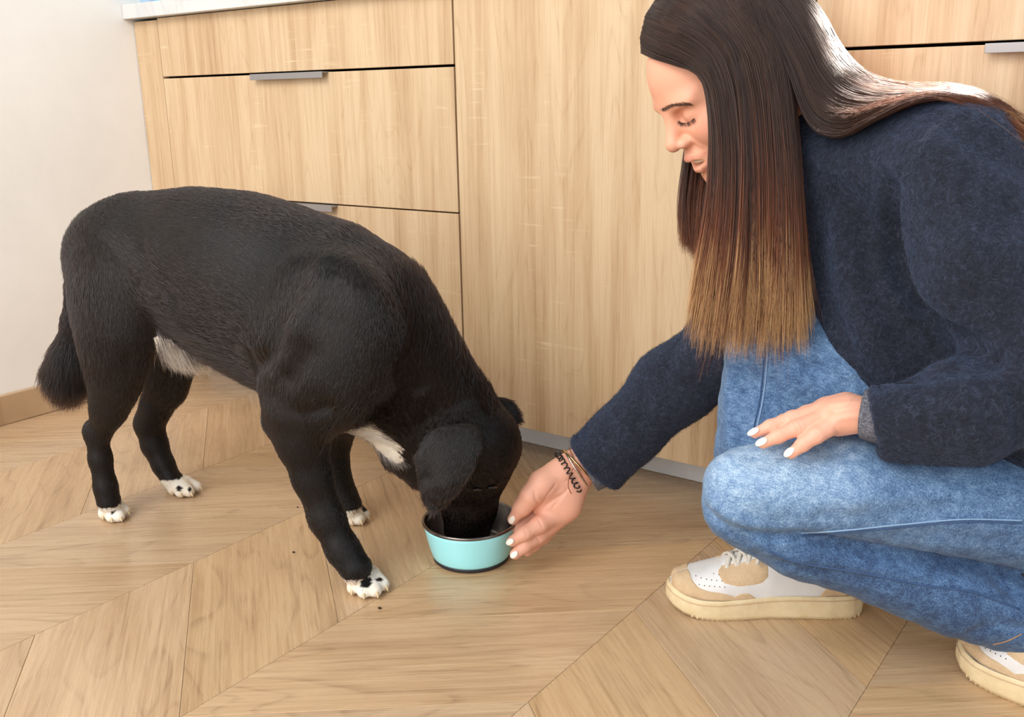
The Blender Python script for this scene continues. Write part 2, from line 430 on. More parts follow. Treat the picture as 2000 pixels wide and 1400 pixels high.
t.p(Base_Color=t.ramp(n1, [(.3, srgb(241, 238, 232)), (.7, srgb(248, 245, 240))]), Roughness=.75); t.bump(t.math('ADD', t.math('MULTIPLY', n1, 2.0), n2), .16, .003); M['wall'] = t.m
t = NT('grout_dark'); t.p(Base_Color=srgb(150, 116, 84), Roughness=.8); t.bump(t.noise(t.coord(), 200), .1, .001); M['under'] = t.m
t = NT('white_marble'); c = t.coord(); n = t.noise(c, 3.2, 5, .6, 1.6)
vein = t.ramp(n, [(.46, 0.0), (.495, 1.0), (.505, 1.0), (.54, 0.0)])
t.p(Base_Color=t.mix(t.math('MULTIPLY', vein, .22), srgb(216, 216, 213), srgb(170, 172, 176)), Roughness=.28); M['marble'] = t.m
t = NT('brushed_aluminium'); c = t.coord(); n = t.noise(t.mapping(c, (4, 300, 300)), 1.0, 3)
t.p(Base_Color=srgb(158, 154, 153), Metallic=.6, Roughness=t.math('ADD', .38, t.math('MULTIPLY', n, .2))); M['alu'] = t.m
t = NT('white_plinth'); n = t.noise(t.coord(), 30, 4); t.p(Base_Color=t.ramp(n, [(.3, srgb(236, 236, 238)), (.7, srgb(248, 248, 248))]), Roughness=.4); M['plinth'] = t.m
M['carcass'] = plain('dark_carcass', srgb(60, 48, 38), .8)
# bowl
t = NT('aqua_enamel'); n = t.noise(t.coord(), 300, 2); t.p(Base_Color=srgb(172, 247, 254), Roughness=.3, Metallic=0.0); t.b.inputs['Coat Weight'].default_value = .25; t.bump(n, .02, .0005); M['aqua'] = t.m
t = NT('stainless_steel'); n = t.noise(t.mapping(t.coord(), (30, 30, 600)), 1.0, 2); t.p(Base_Color=srgb(128, 121, 116), Metallic=1.0, Roughness=t.math('ADD', .22, t.math('MULTIPLY', n, .15))); M['steel'] = t.m
M['rubber'] = plain('black_rubber', srgb(38, 38, 48), .6)
# dog
def hairmat(name, col_fn, rough=.28, radial=.35, coat=0.0):
    t = NT(name); t.t.nodes.remove(t.b); h = t.n('ShaderNodeBsdfHairPrincipled'); h.model = 'CHIANG'; h.parametrization = 'COLOR'
    t.set(h, 'Color', col_fn(t)); t.set(h, 'Roughness', rough); t.set(h, 'Radial Roughness', radial); t.set(h, 'Coat', coat); t.set(h, 'Random Roughness', .3)
    out = [n for n in t.t.nodes if n.type == 'OUTPUT_MATERIAL'][0]; t.t.links.new(h.outputs[0], out.inputs[0])
    return t.m
def coat_col(t):
    c = t.coord()
    dark = t.ramp(t.noise(c, 9, 3), [(.35, srgb(7, 4, 4)), (.75, srgb(19, 11, 8))])
    whitec = t.ramp(t.noise(c, 40, 3), [(.3, srgb(232, 218, 196)), (.7, srgb(248, 243, 232))])
    return t.mix(t.attr('white'), dark, whitec)
t = NT('dog_coat'); t.p(Base_Color=coat_col(t), Roughness=.55); t.b.inputs['Specular IOR Level'].default_value = .3; t.bump(t.noise(t.coord(), 220, 4, .7), .25, .002); M['dog_skin'] = t.m
M['dog_fur'] = hairmat('dog_fur', coat_col, .22, .30, .35)
M['claw'] = plain('claw_horn', srgb(214, 190, 150), .35)
M['nose'] = plain('dog_nose', srgb(20, 18, 18), .3)
# person
t = NT('skin'); c = t.coord(); tint = t.attr('tint', 'Color')
mott = t.noise(c, 70, 4, .6)
t.p(Base_Color=t.mix(.18, tint, t.mix(mott, srgb(222, 150, 120), srgb(246, 192, 162)), 'MIX'), Roughness=.48)
t.b.inputs['Subsurface Weight'].default_value = .12; t.b.inputs['Subsurface Radius'].default_value = (.006, .0025, .0015); t.b.inputs['Subsurface Scale'].default_value = 1.0
t.b.inputs['Specular IOR Level'].default_value = .4
t.bump(t.noise(c, 420, 3, .6), .10, .0008); M['skin'] = t.m
M['nail'] = plain('nail_polish', srgb(246, 236, 222), .18)
M['teeth'] = plain('teeth', srgb(244, 236, 220), .25)
def hair_col(t):
    hi = t.n('ShaderNodeHairInfo'); rn = t.attr('light'); lk = t.attr('lock'); far = t.attr('reach')
    f = t.math('ADD', t.math('MULTIPLY', t.math('POWER', hi.outputs['Intercept'], 2.1), far), t.math('ADD', t.math('MULTIPLY', t.math('SUBTRACT', rn, .5), .20), t.math('MULTIPLY', t.math('SUBTRACT', lk, .5), .26)))
    col = t.ramp(f, [(.0, srgb(56, 40, 34)), (.34, srgb(66, 44, 34)), (.60, srgb(98, 55, 36)), (.80, srgb(126, 74, 45)), (.96, srgb(192, 150, 102))])
    hs = t.n('ShaderNodeHueSaturation'); t.set(hs, 'Color', col); t.set(hs, 'Value', t.math('ADD', .55, t.math('ADD', t.math('MULTIPLY', rn, .55), t.math('MULTIPLY', lk, .45))))
    return hs.outputs[0]
t = NT('brown_hair'); t.p(Base_Color=hair_col(t), Roughness=.36); t.b.inputs['Specular IOR Level'].default_value = .36; t.b.inputs['Anisotropic'].default_value = .6; M['hair'] = t.m
t = NT('hair_underlayer'); t.p(Base_Color=srgb(34, 23, 20), Roughness=.6); t.bump(t.noise(t.mapping(t.coord(), (300, 300, 20)), 1.0, 3), .4, .002); M['hair_base'] = t.m
M['brow'] = plain('brow_hair', srgb(88, 58, 42), .6); M['lash'] = plain('lash_hair', srgb(40, 26, 22), .6)
t = NT('navy_wool'); c = t.coord(); a = t.noise(c, 190, 4, .7, .8); b = t.noise(c, 48, 4, .65)
v = t.math('ADD', t.math('MULTIPLY', a, .7), t.math('MULTIPLY', b, .3))
t.p(Base_Color=t.ramp(v, [(.34, srgb(13, 14, 23)), (.52, srgb(30, 33, 47)), (.68, srgb(54, 59, 78))]), Roughness=.95)
t.b.inputs['Sheen Weight'].default_value = .35; t.b.inputs['Sheen Tint'].default_value = srgb(120, 150, 200); t.b.inputs['Sheen Roughness'].default_value = .5
t.bump(t.math('ADD', a, t.math('MULTIPLY', b, .8)), .8, .004); M['wool'] = t.m
t = NT('wool_fibre'); k = t.attr('light'); t.p(Base_Color=t.ramp(k, [(.0, srgb(20, 22, 33)), (.72, srgb(44, 48, 66)), (1.0, srgb(112, 118, 138))]), Roughness=.9); M['wool_fuzz'] = t.m
t = NT('blue_denim'); c = t.coord('UV'); o = t.coord()
tw = t.mapping(c, (1, 1, 1), rot=(0, 0, .6))
warp = t.noise(t.mapping(tw, (900, 130, 1)), 1.0, 2, .6); weft = t.noise(t.mapping(tw, (130, 900, 1)), 1.0, 2, .6)
g3 = t.noise(o, 760, 2, .7); big = t.noise(o, 11, 4, .6); med = t.noise(o, 90, 3, .6)
fade = t.attr('fade')
slub = t.noise(t.mapping(o, (70, 700, 420), rot=(0, 0, -.63)), 1.0, 3, .6)
v = t.math('ADD', t.math('MULTIPLY', g3, .52), t.math('MULTIPLY', med, .30)); v = t.math('ADD', v, t.math('MULTIPLY', slub, .30)); v = t.math('ADD', v, t.math('MULTIPLY', big, .24)); v = t.math('ADD', v, t.math('MULTIPLY', t.math('SUBTRACT', fade, .5), .40))
t.p(Base_Color=t.ramp(t.math('SUBTRACT', v, .18), [(.28, srgb(38, 60, 96)), (.44, srgb(78, 110, 150)), (.58, srgb(120, 152, 188)), (.74, srgb(184, 206, 226))]), Roughness=.85)
t.b.inputs['Sheen Weight'].default_value = .1
t.bump(t.math('ADD', g3, t.math('MULTIPLY', med, .4)), .45, .0012); M['denim'] = t.m
M['stitch'] = plain('denim_seam', srgb(140, 170, 202), .8); M['stitch_dark'] = plain('denim_seam_dark', srgb(58, 84, 124), .8); M['orange_thread'] = plain('orange_thread', srgb(170, 128, 90), .8)
t = NT('grey_jersey'); c = t.coord(); n = t.noise(t.mapping(c, (1, 1, 1)), 500, 3); t.p(Base_Color=t.ramp(n, [(.35, srgb(66, 68, 78)), (.7, srgb(122, 122, 130))]), Roughness=.9); t.bump(n, .4, .001); M['jersey'] = t.m
t = NT('white_leather'); c = t.coord(); n = t.noise(c, 130, 4, .6); n2 = t.noise(c, 25, 2); t.p(Base_Color=t.ramp(n2, [(.3, srgb(216, 212, 208)), (.7, srgb(232, 229, 226))]), Roughness=.5); t.bump(n, .12, .0012); M['leather'] = t.m
t = NT('beige_suede'); c = t.coord(); n = t.noise(c, 420, 4, .7); n2 = t.noise(c, 30, 3); t.p(Base_Color=t.ramp(t.math('ADD', t.math('MULTIPLY', n, .5), t.math('MULTIPLY', n2, .5)), [(.3, srgb(192, 160, 122)), (.7, srgb(222, 194, 158))]), Roughness=.95); t.bump(n, .3, .001); M['suede'] = t.m
t = NT('cream_rubber'); c = t.coord(); n = t.noise(c, 60, 4, .6); t.p(Base_Color=t.ramp(n, [(.3, srgb(222, 198, 154)), (.7, srgb(236, 216, 176))]), Roughness=.55); t.bump(n, .06, .001); M['sole'] = t.m
t = NT('lace_cotton'); c = t.coord(); n = t.noise(c, 700, 3); t.p(Base_Color=t.ramp(n, [(.3, srgb(196, 186, 172)), (.7, srgb(226, 218, 206))]), Roughness=.9); t.bump(n, .4, .0008); M['lace'] = t.m
M['silver'] = plain('silver', srgb(214, 206, 194), .18, 1.0); M['gold'] = plain('pale_gold', srgb(206, 170, 118), .2, 1.0)
M['coil'] = plain('black_plastic_coil', srgb(16, 16, 18), .25); M['cord'] = plain('brown_cord', srgb(150, 92, 62), .7)
M['bottle'] = plain('blue_plastic', srgb(118, 196, 226), .3); M['bottle_grey'] = plain('grey_blue_plastic', srgb(166, 190, 216), .4)
M['crumb'] = plain('brown_crumb', srgb(58, 34, 22), .7)

t = floor_oak(); t.name = 'oak_skirting'; M['oak_skirt'] = t
# ------------------------------------------------------------------ room shell
XE, YN = 3.6, -3.0                 # the room reaches on past the frame
YT = 0.094                         # toe kick stands back from the cabinet fronts
box('wall_left', (-0.10, YN, 0), (0, 0.62, 2.5), M['wall'], kind='structure')
box('wall_back', (-0.10, 0.62, 0), (XE, 0.72, 2.5), M['wall'], kind='structure')
floor_o = box('floor', (-0.1, YN, -0.06), (XE, 0.72, -0.0075), M['under'], kind='structure')
# chevron planks: spines run along y every DX metres, joints climb to every second spine
DX, DY, S0, YJ = 0.3104, 0.249, 0.6004, -0.362
def plank_mesh(sgn):
    g = .00025; top, bot = 0.0, -.0075; c = .0007
    sl = DY/DX*sgn
    def quad(e):
        out = []
        for x, b in ((-DX/2+g+e, 0), (DX/2-g-e, 0), (DX/2-g-e, 1), (-DX/2+g+e, 1)):
            ym = sl*x + (-DY/2+(g+e)*math.hypot(1, sl) if b == 0 else DY/2-(g+e)*math.hypot(1, sl)); out.append((x, ym))
        return out
    ang = math.atan(sl); ca, sa = math.cos(-ang), math.sin(-ang)
    V = []
    for e, z in ((0, bot), (0, top-c*.6), (c, top)):
        for x, y in quad(e): V.append((x*ca-y*sa, x*sa+y*ca, z))
    F = [(3, 2, 1, 0), (8, 9, 10, 11)]
    for a in (0, 4):
        for i in range(4): j = (i+1) % 4; F.append((a+i, a+j, a+4+j, a+4+i))
    return py_mesh('plank', V, F, smooth=False), ang
for sgn in (1, -1):
    me, ang = plank_mesh(sgn); me.materials.append(M['plank'])
    for k in range(-2, 8):
        if (1 if k % 2 == 0 else -1) != sgn: continue       # strip between spine k and k+1
        for n_ in range(-7, 4):
            yc = YJ+n_*DY
            xc = S0+k*DX+DX/2
            if xc > 2.9 or yc < -1.75 or yc > .33 or xc < -.2: continue
            o = bpy.data.objects.new('plank', me); COL.objects.link(o); o.parent = floor_o
            o.location = (xc, yc, 0); o.rotation_euler = (0, 0, ang)
bm = bmesh.new(); box_bm(bm, (YN, -.016, 0.0005), (YT-.001, 0, .066), .002)
o = link('baseboard_left', from_bm('baseboard_left', bm), M['oak_skirt'], kind='structure'); o.rotation_euler = (0, 0, math.pi/2)

# ------------------------------------------------------------------ kitchen run: fronts at y=0
H = 0.86; ZT = 0.0705; G1, G2 = 0.7292, 0.4657; XF, XR, XD = 0.0907, 0.9541, 1.605; TH = .019
def front(name, x0, x1, z0, z1, parent, **kw):
    return box(name, (x0, 0, z0), (x1, TH, z1), M['oak'], parent, bevel=.0008, **kw)
def handle(x0, x1, z, parent):
    bm = bmesh.new()
    box_bm(bm, (x0, -.016, z-.0015), (x1, .012, z+.0015), .0004)
    box_bm(bm, (x0, -.018, z-.0105), (x1, -.0155, z+.0015), .0005)
    return link('handle', from_bm('handle', bm), M['alu'], parent, label='slim brushed aluminium edge pull')
def drawers(x0, x1, filler, lab, hx):
    r = empty('drawer_cabinet', ((x0+x1)/2, .3, 0), label=lab, cat='cabinet', group=None)
    bm = bmesh.new()
    box_bm(bm, (x0 if not filler else .004, TH+.002, ZT), (x1, .58, ZT+.018)); box_bm(bm, (x0 if not filler else .004, TH+.002, ZT), (x0+.018, .58, H-.004)); box_bm(bm, (x1-.018, TH+.002, ZT), (x1-.0005, .58, H-.004)); box_bm(bm, (x0, .56, ZT), (x1, .58, H-.004))
    box_bm(bm, (x0, .05, G1-.01), (x1, .56, G1)); box_bm(bm, (x0, .05, G2-.01), (x1, .56, G2))
    link('carcass', from_bm('carcass', bm), M['carcass'], r)
    if filler: front('filler_panel', .0015, XF-.0006, ZT, H-.005, r)
    front('drawer_front', x0+.001, x1-.002, G1+.0022, H-.0015, r)
    d = front('drawer_front', x0+.001, x1-.002, G2+.0012, G1-.0024, r); handle(hx[0], hx[1], G1-.0028, d)
    d = front('drawer_front', x0+.001, x1-.002, ZT, G2-.0016, r); handle(hx[2], hx[3], G2-.003, d)
    return r
def xat(px, py): return float(on_plane(px, py, np.array([0, -.017, 0]), np.array([0, 1.0, 0]))[0])
drawers(XF, XR, True, 'oak laminate drawer cabinet in the corner behind the dog', (xat(488, 148), xat(629, 145), xat(500, 397), xat(648, 406)))
drawers(XD, 2.5, False, 'oak laminate drawer cabinet behind the woman at the right edge', (xat(1925, 79), xat(1925, 79)+.16, xat(1925, 79), xat(1925, 79)+.16))
dw = empty('dishwasher_cabinet', ((XR+XD)/2, .3, 0), label='wide oak laminate cabinet door between dog and woman, no handle', cat='cabinet')
front('door', XR+.002, XD-.002, ZT, H-.0015, dw)
box('carcass', (XR+.001, TH+.002, ZT), (XD-.001, .58, H-.004), M['carcass'], dw)
bm = bmesh.new(); box_bm(bm, (0.001, YT, 0.0005), (2.5, YT+.016, ZT-.002), .001)
link('plinth', from_bm('plinth', bm), M['plinth'], label='low white plinth strip under the oak kitchen cabinets', cat='plinth')
box('worktop', (0.001, -.026, H), (2.5, .62, H+.0315), M['marble'], bevel=.0015, label='white veined marble worktop over the oak cabinets', cat='worktop')
# blue bottle at the worktop's wall end
bx = on_plane(303, 2, np.array([0, .02, 0]), np.array([0, 1.0, 0]))
bt = empty('bottle', (bx[0], .045, H+.0315), label='small pale blue bottle on the worktop by the white wall', cat='bottle')
V, F = lathe_arrays([(0, .0005), (.021, .0005), (.023, .004), (.023, .085), (.018, .1), (.009, .106), (.009, .12), (0, .12)], (bx[0], .045, H+.0315), 32)
link('body', py_mesh('body', V, F), M['bottle'], bt)
V, F = lathe_arrays([(0, .12), (.011, .12), (.011, .138), (.009, .141), (0, .141)], (bx[0], .045, H+.0315), 24)
link('cap', py_mesh('cap', V, F), M['bottle_grey'], bt)
V, F = merge_arrays([lathe_arrays([(0, .0005), (.024, .0005), (.026, .004), (.027, .05), (.0255, .05), (.0245, .006), (0, .005)], (bx[0]-.058, .05, H+.0315), 32)])
tag(link('cup', py_mesh('cup', V, F), M['bottle_grey']), 'grey blue cup on the worktop against the white wall', 'cup')
# ------------------------------------------------------------------ the bowl
bowl_c = on_z(922, 1084, 0.0)
def bowl():
    c = on_z(921, 1086, 0.0)
    D = depth(c); rb = R(75, D); H_ = .064; rt = R(92, D-.01)
    root = empty('dog_bowl', (c[0], c[1], 0), label='aqua blue steel dog bowl with black base on the oak floor', cat='bowl')
    out = [(rb*1.0, .0075)]+[(rb+(rt-rb)*(t**.8), .0075+(H_-.0115)*t) for t in np.linspace(.04, 1, 10)]
    V, F = lathe_arrays([(rb*.9, .0068)]+out+[(rt-.0012, H_-.004), (rb*.97, .011), (0, .010)], c, 96)
    link('wall', py_mesh('wall', V, F), M['aqua'], root, label='glossy aqua blue outer wall')
    ins = [(0, .0125), (rb*.8, .0125), (rb*.95, .017)]+[(rb*.97+(rt-.0025-rb*.97)*t, .018+(H_-.02)*t) for t in np.linspace(.1, 1, 8)]
    rim = [(rt+.0022*math.cos(a)-.0003, H_-.0022+.0026*math.sin(a)) for a in np.linspace(math.pi*.9, -math.pi*.7, 10)]
    V, F = lathe_arrays(ins+rim, c, 96)
    link('liner', py_mesh('liner', V, F), M['steel'], root, label='bare steel lining with rolled rim')
    V, F = lathe_arrays([(0, .0004), (rb*.93, .0004), (rb*.985, .002), (rb*1.0, .0075), (rb*.9, .0078), (0, .0078)], c, 96)
    link('base_ring', py_mesh('base_ring', V, F), M['rubber'], root, label='black rubber base')
    return c, rt, H_
BOWL_C, BOWL_R, BOWL_H = bowl()

# ------------------------------------------------------------------ the dog
DM = np.array([.62, -.53, 0.0]); DN = np.array([.16, -.987, 0.0]); DN /= np.linalg.norm(DN)    # middle plane of the body
def dg(x, y, s=0.0): return on_plane(x, y, DM+DN*s, DN)
def dr(x, y, s, rpx): p = dg(x, y, s); return p, R(rpx, depth(p))
def build_dog():
    B = Body(); SQ = (DN, .80)
    def ch(rows, k=.02, sq=None, tagname='', **kw): B.chain([dr(*r) for r in rows], k=k, sq=sq, tagname=tagname, **kw)
    # trunk, chest, neck
    ch([(228, 512, .0, 108), (300, 506, .0, 118), (380, 508, .0, 128), (450, 540, .0, 157), (520, 570, .0, 170), (600, 604, .0, 174), (668, 632, .0, 178)], .03, SQ, 'body')
    ch([(668, 632, .0, 178), (712, 645, .0, 148), (770, 712, -.005, 128), (825, 776, -.015, 110), (878, 830, -.03, 98)], .03, (DN, .78), 'neck')
    # skull, cheeks, muzzle
    ch([(884, 834, -.03, 98), (926, 870, -.04, 82)], .03, None, 'head')
    ch([(930, 870, -.04, 84), (922, 915, -.045, 70)], .02, None, 'head')
    ch([(921, 925, -.05, 58), (917, 985, -.058, 50), (913, 1030, -.062, 45)], .016, None, 'head')
    ch([(944, 905, -.075, 52), (935, 930, -.07, 44)], .02, None, 'head')
    ch([(880, 900, -.02, 62), (880, 930, -.03, 46)], .02, None, 'head')
    B.ell(dg(915, 948, -.02), np.eye(3), [.016, .016, .012], .012, tagname='head'); B.ell(dg(958, 946, -.082), np.eye(3), [.015, .015, .012], .012, tagname='head')
    # near ear (folded flap hanging beside the cheek) and far ear
    VD = ray(880, 900); VD = VD/np.linalg.norm(VD)
    def ear(rows, k, f=.22): B.chain([dr(*r) for r in rows], k=k, sq=(VD, f), tagname='ear')
    ear([(912, 858, .046, 34), (880, 880, .062, 52), (868, 905, .069, 54), (860, 940, .074, 42), (850, 972, .076, 26), (845, 994, .074, 12)], .003, .20)
    B.ridge([dg(905, 862, .075), dg(888, 905, .085), dg(872, 950, .088)], .003, .008); B.ridge([dg(840, 880, .085), dg(838, 930, .088)], -.003, .010)
    ear([(958, 798, -.085, 28), (985, 808, -.10, 30), (1005, 815, -.105, 15)], .002, .3)
    # near hind leg
    ch([(240, 505, .02, 104), (232, 575, .055, 100), (226, 645, .07, 78), (222, 705, .075, 55), (220, 755, .075, 45)], .03, (DN, .62), 'thigh')
    ch([(222, 750, .075, 44), (212, 795, .074, 34), (196, 842, .072, 26)], .018, (DN, .75), 'shank')
    ch([(188, 842, .072, 21), (196, 895, .072, 21), (206, 950, .073, 21), (212, 978, .074, 23)], .010, None, 'pastern')
    B.ell(dg(183, 842, .072), np.eye(3), [.015, .015, .017], .014, tagname='pastern'); B.ell(dg(283, 827, -.062), np.eye(3), [.014, .014, .017], .014, tagname='pastern')
    # far hind leg
    ch([(300, 520, -.03, 90), (325, 620, -.055, 62), (338, 690, -.06, 46), (324, 748, -.062, 38), (302, 800, -.062, 30)], .025, (DN, .7), 'thigh')
    ch([(304, 795, -.062, 30), (292, 828, -.062, 26), (302, 868, -.062, 24), (318, 905, -.06, 20), (334, 935, -.058, 20)], .012, None, 'pastern')
    # near foreleg
    ch([(655, 610, .085, 110), (612, 720, .105, 96), (583, 800, .112, 66)], .04, (DN, .5), 'shoulder')
    ch([(655, 660, .06, 110), (690, 720, .04, 100)], .04, (DN, .6), 'neck')
    ch([(578, 800, .108, 58), (591, 860, .104, 49), (610, 930, .102, 37), (638, 1010, .10, 33), (668, 1070, .10, 30), (694, 1108, .10, 32)], .014, None, 'foreleg')
    B.ell(dg(541, 826, .105), np.eye(3), [.017]*3, .022, tagname='foreleg')
    # far foreleg
    ch([(690, 680, -.06, 90), (655, 790, -.08, 62), (642, 850, -.085, 42), (648, 915, -.085, 30), (662, 960, -.085, 27), (680, 988, -.085, 27)], .02, None, 'foreleg')
    # tail, groin
    ch([(172, 480, .0, 30), (156, 560, .0, 24), (150, 630, .0, 26), (142, 690, .0, 34), (134, 726, .0, 38), (130, 744, .0, 26)], .012, None, 'tail')
    ch([(345, 612, .02, 50), (356, 655, .028, 40), (374, 676, .028, 27)], .02, None, 'groin')
    ch([(330, 560, .06, 55), (352, 605, .05, 26)], .03, (DN, .5), 'flank')
    # throat and chest ruff
    ch([(700, 752, .0, 58), (752, 806, -.01, 40), (802, 868, -.02, 40)], .03, None, 'ruff')
    ch([(800, 880, -.01, 52), (820, 915, -.01, 34)], .025, None, 'ruff')
    # paws: four toes each, standing on the floor
    def paw(back, tips, rpx, zc, pal):
        b = on_z(back[0], back[1], zc*1.5)
        for tx, ty in tips:
            tp = on_z(tx, ty, zc); mid = (b+tp)/2+np.array([0, 0, zc*.55])
            B.chain([(b, zc*1.15), (mid, zc*1.0), (tp, zc*.95)], k=.004, tagname='paw')
        B.cone(on_z(*pal, zc*1.6), b, zc*1.4, zc*1.3, .012, tagname='paw')
    paws = [((707, 1112), [(690, 1147), (710, 1155), (733, 1153), (748, 1141)], .0105, (694, 1104)),
            ((212, 985), [(203, 1003), (217, 1009), (233, 1008), (244, 997)], .0105, (212, 978)),
            ((345, 942), [(338, 956), (352, 961), (370, 960), (384, 950)], .0105, (336, 936)),
            ((680, 992), [(672, 1005), (686, 1014), (702, 1014), (712, 1005)], .0105, (680, 986))]
    for bk, tips, zc, pal in paws: paw(bk, tips, 0, zc, pal)
    # muscle and skin relief
    def rg(pts, amp, wid): B.ridge([dg(*p) for p in pts], amp*1.6, wid)
    rg([(565, 520, .13), (545, 600, .14), (530, 690, .14), (490, 720, .12)], -.006, .014)
    rg([(620, 470, .11), (600, 560, .14), (570, 640, .15)], .005, .02)
    rg([(600, 690, .15), (560, 740, .15)], -.006, .013)
    rg([(640, 790, .13), (560, 800, .13)], -.004, .012)
    rg([(470, 470, .12), (455, 560, .13), (440, 640, .13)], .0025, .012); rg([(510, 460, .12), (500, 560, .14), (480, 660, .13)], .0025, .012); rg([(180, 560, .09), (200, 640, .09), (215, 720, .09)], -.0025, .010); rg([(280, 480, .10), (310, 560, .10), (345, 600, .09)], .003, .016)
    rg([(345, 590, .10), (300, 540, .10), (270, 490, .09)], -.004, .016)
    rg([(250, 700, .10), (245, 760, .10)], -.003, .008)
    V, F = B.mesh(.0036); V = relax(V, F, 2, .5)
    return B, V, F, paws
dogB, dogV, dogF, dog_paws = build_dog()
print('dog', len(dogV), dogV.min(0), dogV.max(0), 'muzzle', dg(913, 1030, -.062), 'bowl', BOWL_C, BOWL_R)
dog_dir, dog_tag, dog_names = dogB.flow(dogV)
def dog_white(P, tagi, rnd):
    x, y = to_px(P.T[0:3].T[:, :]) if False else (None, None)
    d = P-CAM; z = d@FW; px = 1000+FPX*(d@RT)/z; py = 700-FPX*(d@UP)/z
    wv = np.zeros(len(P))
    nm = np.array(dog_names)[tagi]
    paw = nm == 'paw'
    for (bk, tips, zc, pal) in dog_paws:
        c = on_z(*pal, zc*1.6); dd = np.linalg.norm(P[:, :2]-on_z(*np.mean(tips, 0), zc)[:2], axis=1)
        wv = np.maximum(wv, ((dd < .043+.006*rnd) & (P[:, 2] < .036+.008*rnd) & (paw | (P[:, 2] < .03))).astype(float))
    spots = [on_z(219, 998, .02), on_z(714, 1137, .022), on_z(742, 1128, .024), on_z(371, 953, .02), on_z(704, 992, .022), on_z(206, 992, .02), on_z(686, 1130, .022), on_z(350, 953, .02)]
    for s_, r_ in zip(spots, (.008, .009, .006, .006, .011, .006, .007, .006)): wv = np.where(np.linalg.norm(P-s_, axis=1) < r_*(1+.3*rnd), 0, wv)
    g = dg(362, 662, .02); wv = np.maximum(wv, (np.linalg.norm((P-g)*np.array([1, .8, 1]), axis=1) < .044+.006*rnd).astype(float)*(np.isin(nm, ['groin'])))
    a, b = np.array([696., 822.]), np.array([776., 888.]); ba = b-a; Q2 = np.stack([px, py], 1); tt = np.clip((Q2-a)@ba/(ba@ba), 0, 1)
    dd = np.linalg.norm(Q2-a-tt[:, None]*ba, axis=1); lat = (P-DM)@DN
    wv = np.maximum(wv, ((dd < 17+4*rnd) & (np.abs(lat) < .07)).astype(float)*~np.isin(nm, ['foreleg', 'head', 'ear', 'shoulder']))
    return wv
me = from_arrays('dog', dogV, dogF); set_attr(me, 'white', dog_white(dogV, dog_tag, np.zeros(len(dogV))))
dog = link('dog', me, M['dog_skin'], label='black dog with white paws eating from the blue bowl', cat='dog')
dog_bvh = bvh_of(dogV, dogF)
# claws
for bk, tips, zc, pal in dog_paws:
    for tx, ty in tips:
        a = on_z(tx, ty, zc); b = on_z(*bk, zc); d = a-b; d[2] = 0; d /= np.linalg.norm(d)
        P = [a+d*zc*.55+np.array([0, 0, .001]), a+d*zc*.95+np.array([0, 0, -.001]), a+d*zc*1.22+np.array([0, 0, -.0052])]
        V, F = tube_arrays(spline(P, 7), np.linspace(.0030, .0010, 7), 8)
        link('claw', py_mesh('claw', V, F), M['claw'], dog, label='pale curved claw')
# nose tip, eyelids
nz = dg(912, 1052, -.066)
bb = Body().ell(nz, np.array([RT, FW, UP]), [.016, .011, .011], 0); bb.ell(nz+RT*.006-FW*.010, np.eye(3), [.004]*3, .004, 'sub'); bb.ell(nz-RT*.006-FW*.010, np.eye(3), [.004]*3, .004, 'sub')
V, F = bb.mesh(.0014); link('nose', from_arrays('nose', V, F), M['nose'], dog)
for ex, ey in ((932, 958), (963, 953)):
    h = cast(dog_bvh, ex, ey)
    if h is None: continue
    bb = Body().ell(h[0]-h[1]*.001, np.array([RT, h[1], UP]), [.0075, .004, .0038], 0)
    V, F = bb.mesh(.0008); link('eyelid', from_arrays('eyelid', V, F), M['nose'], dog)
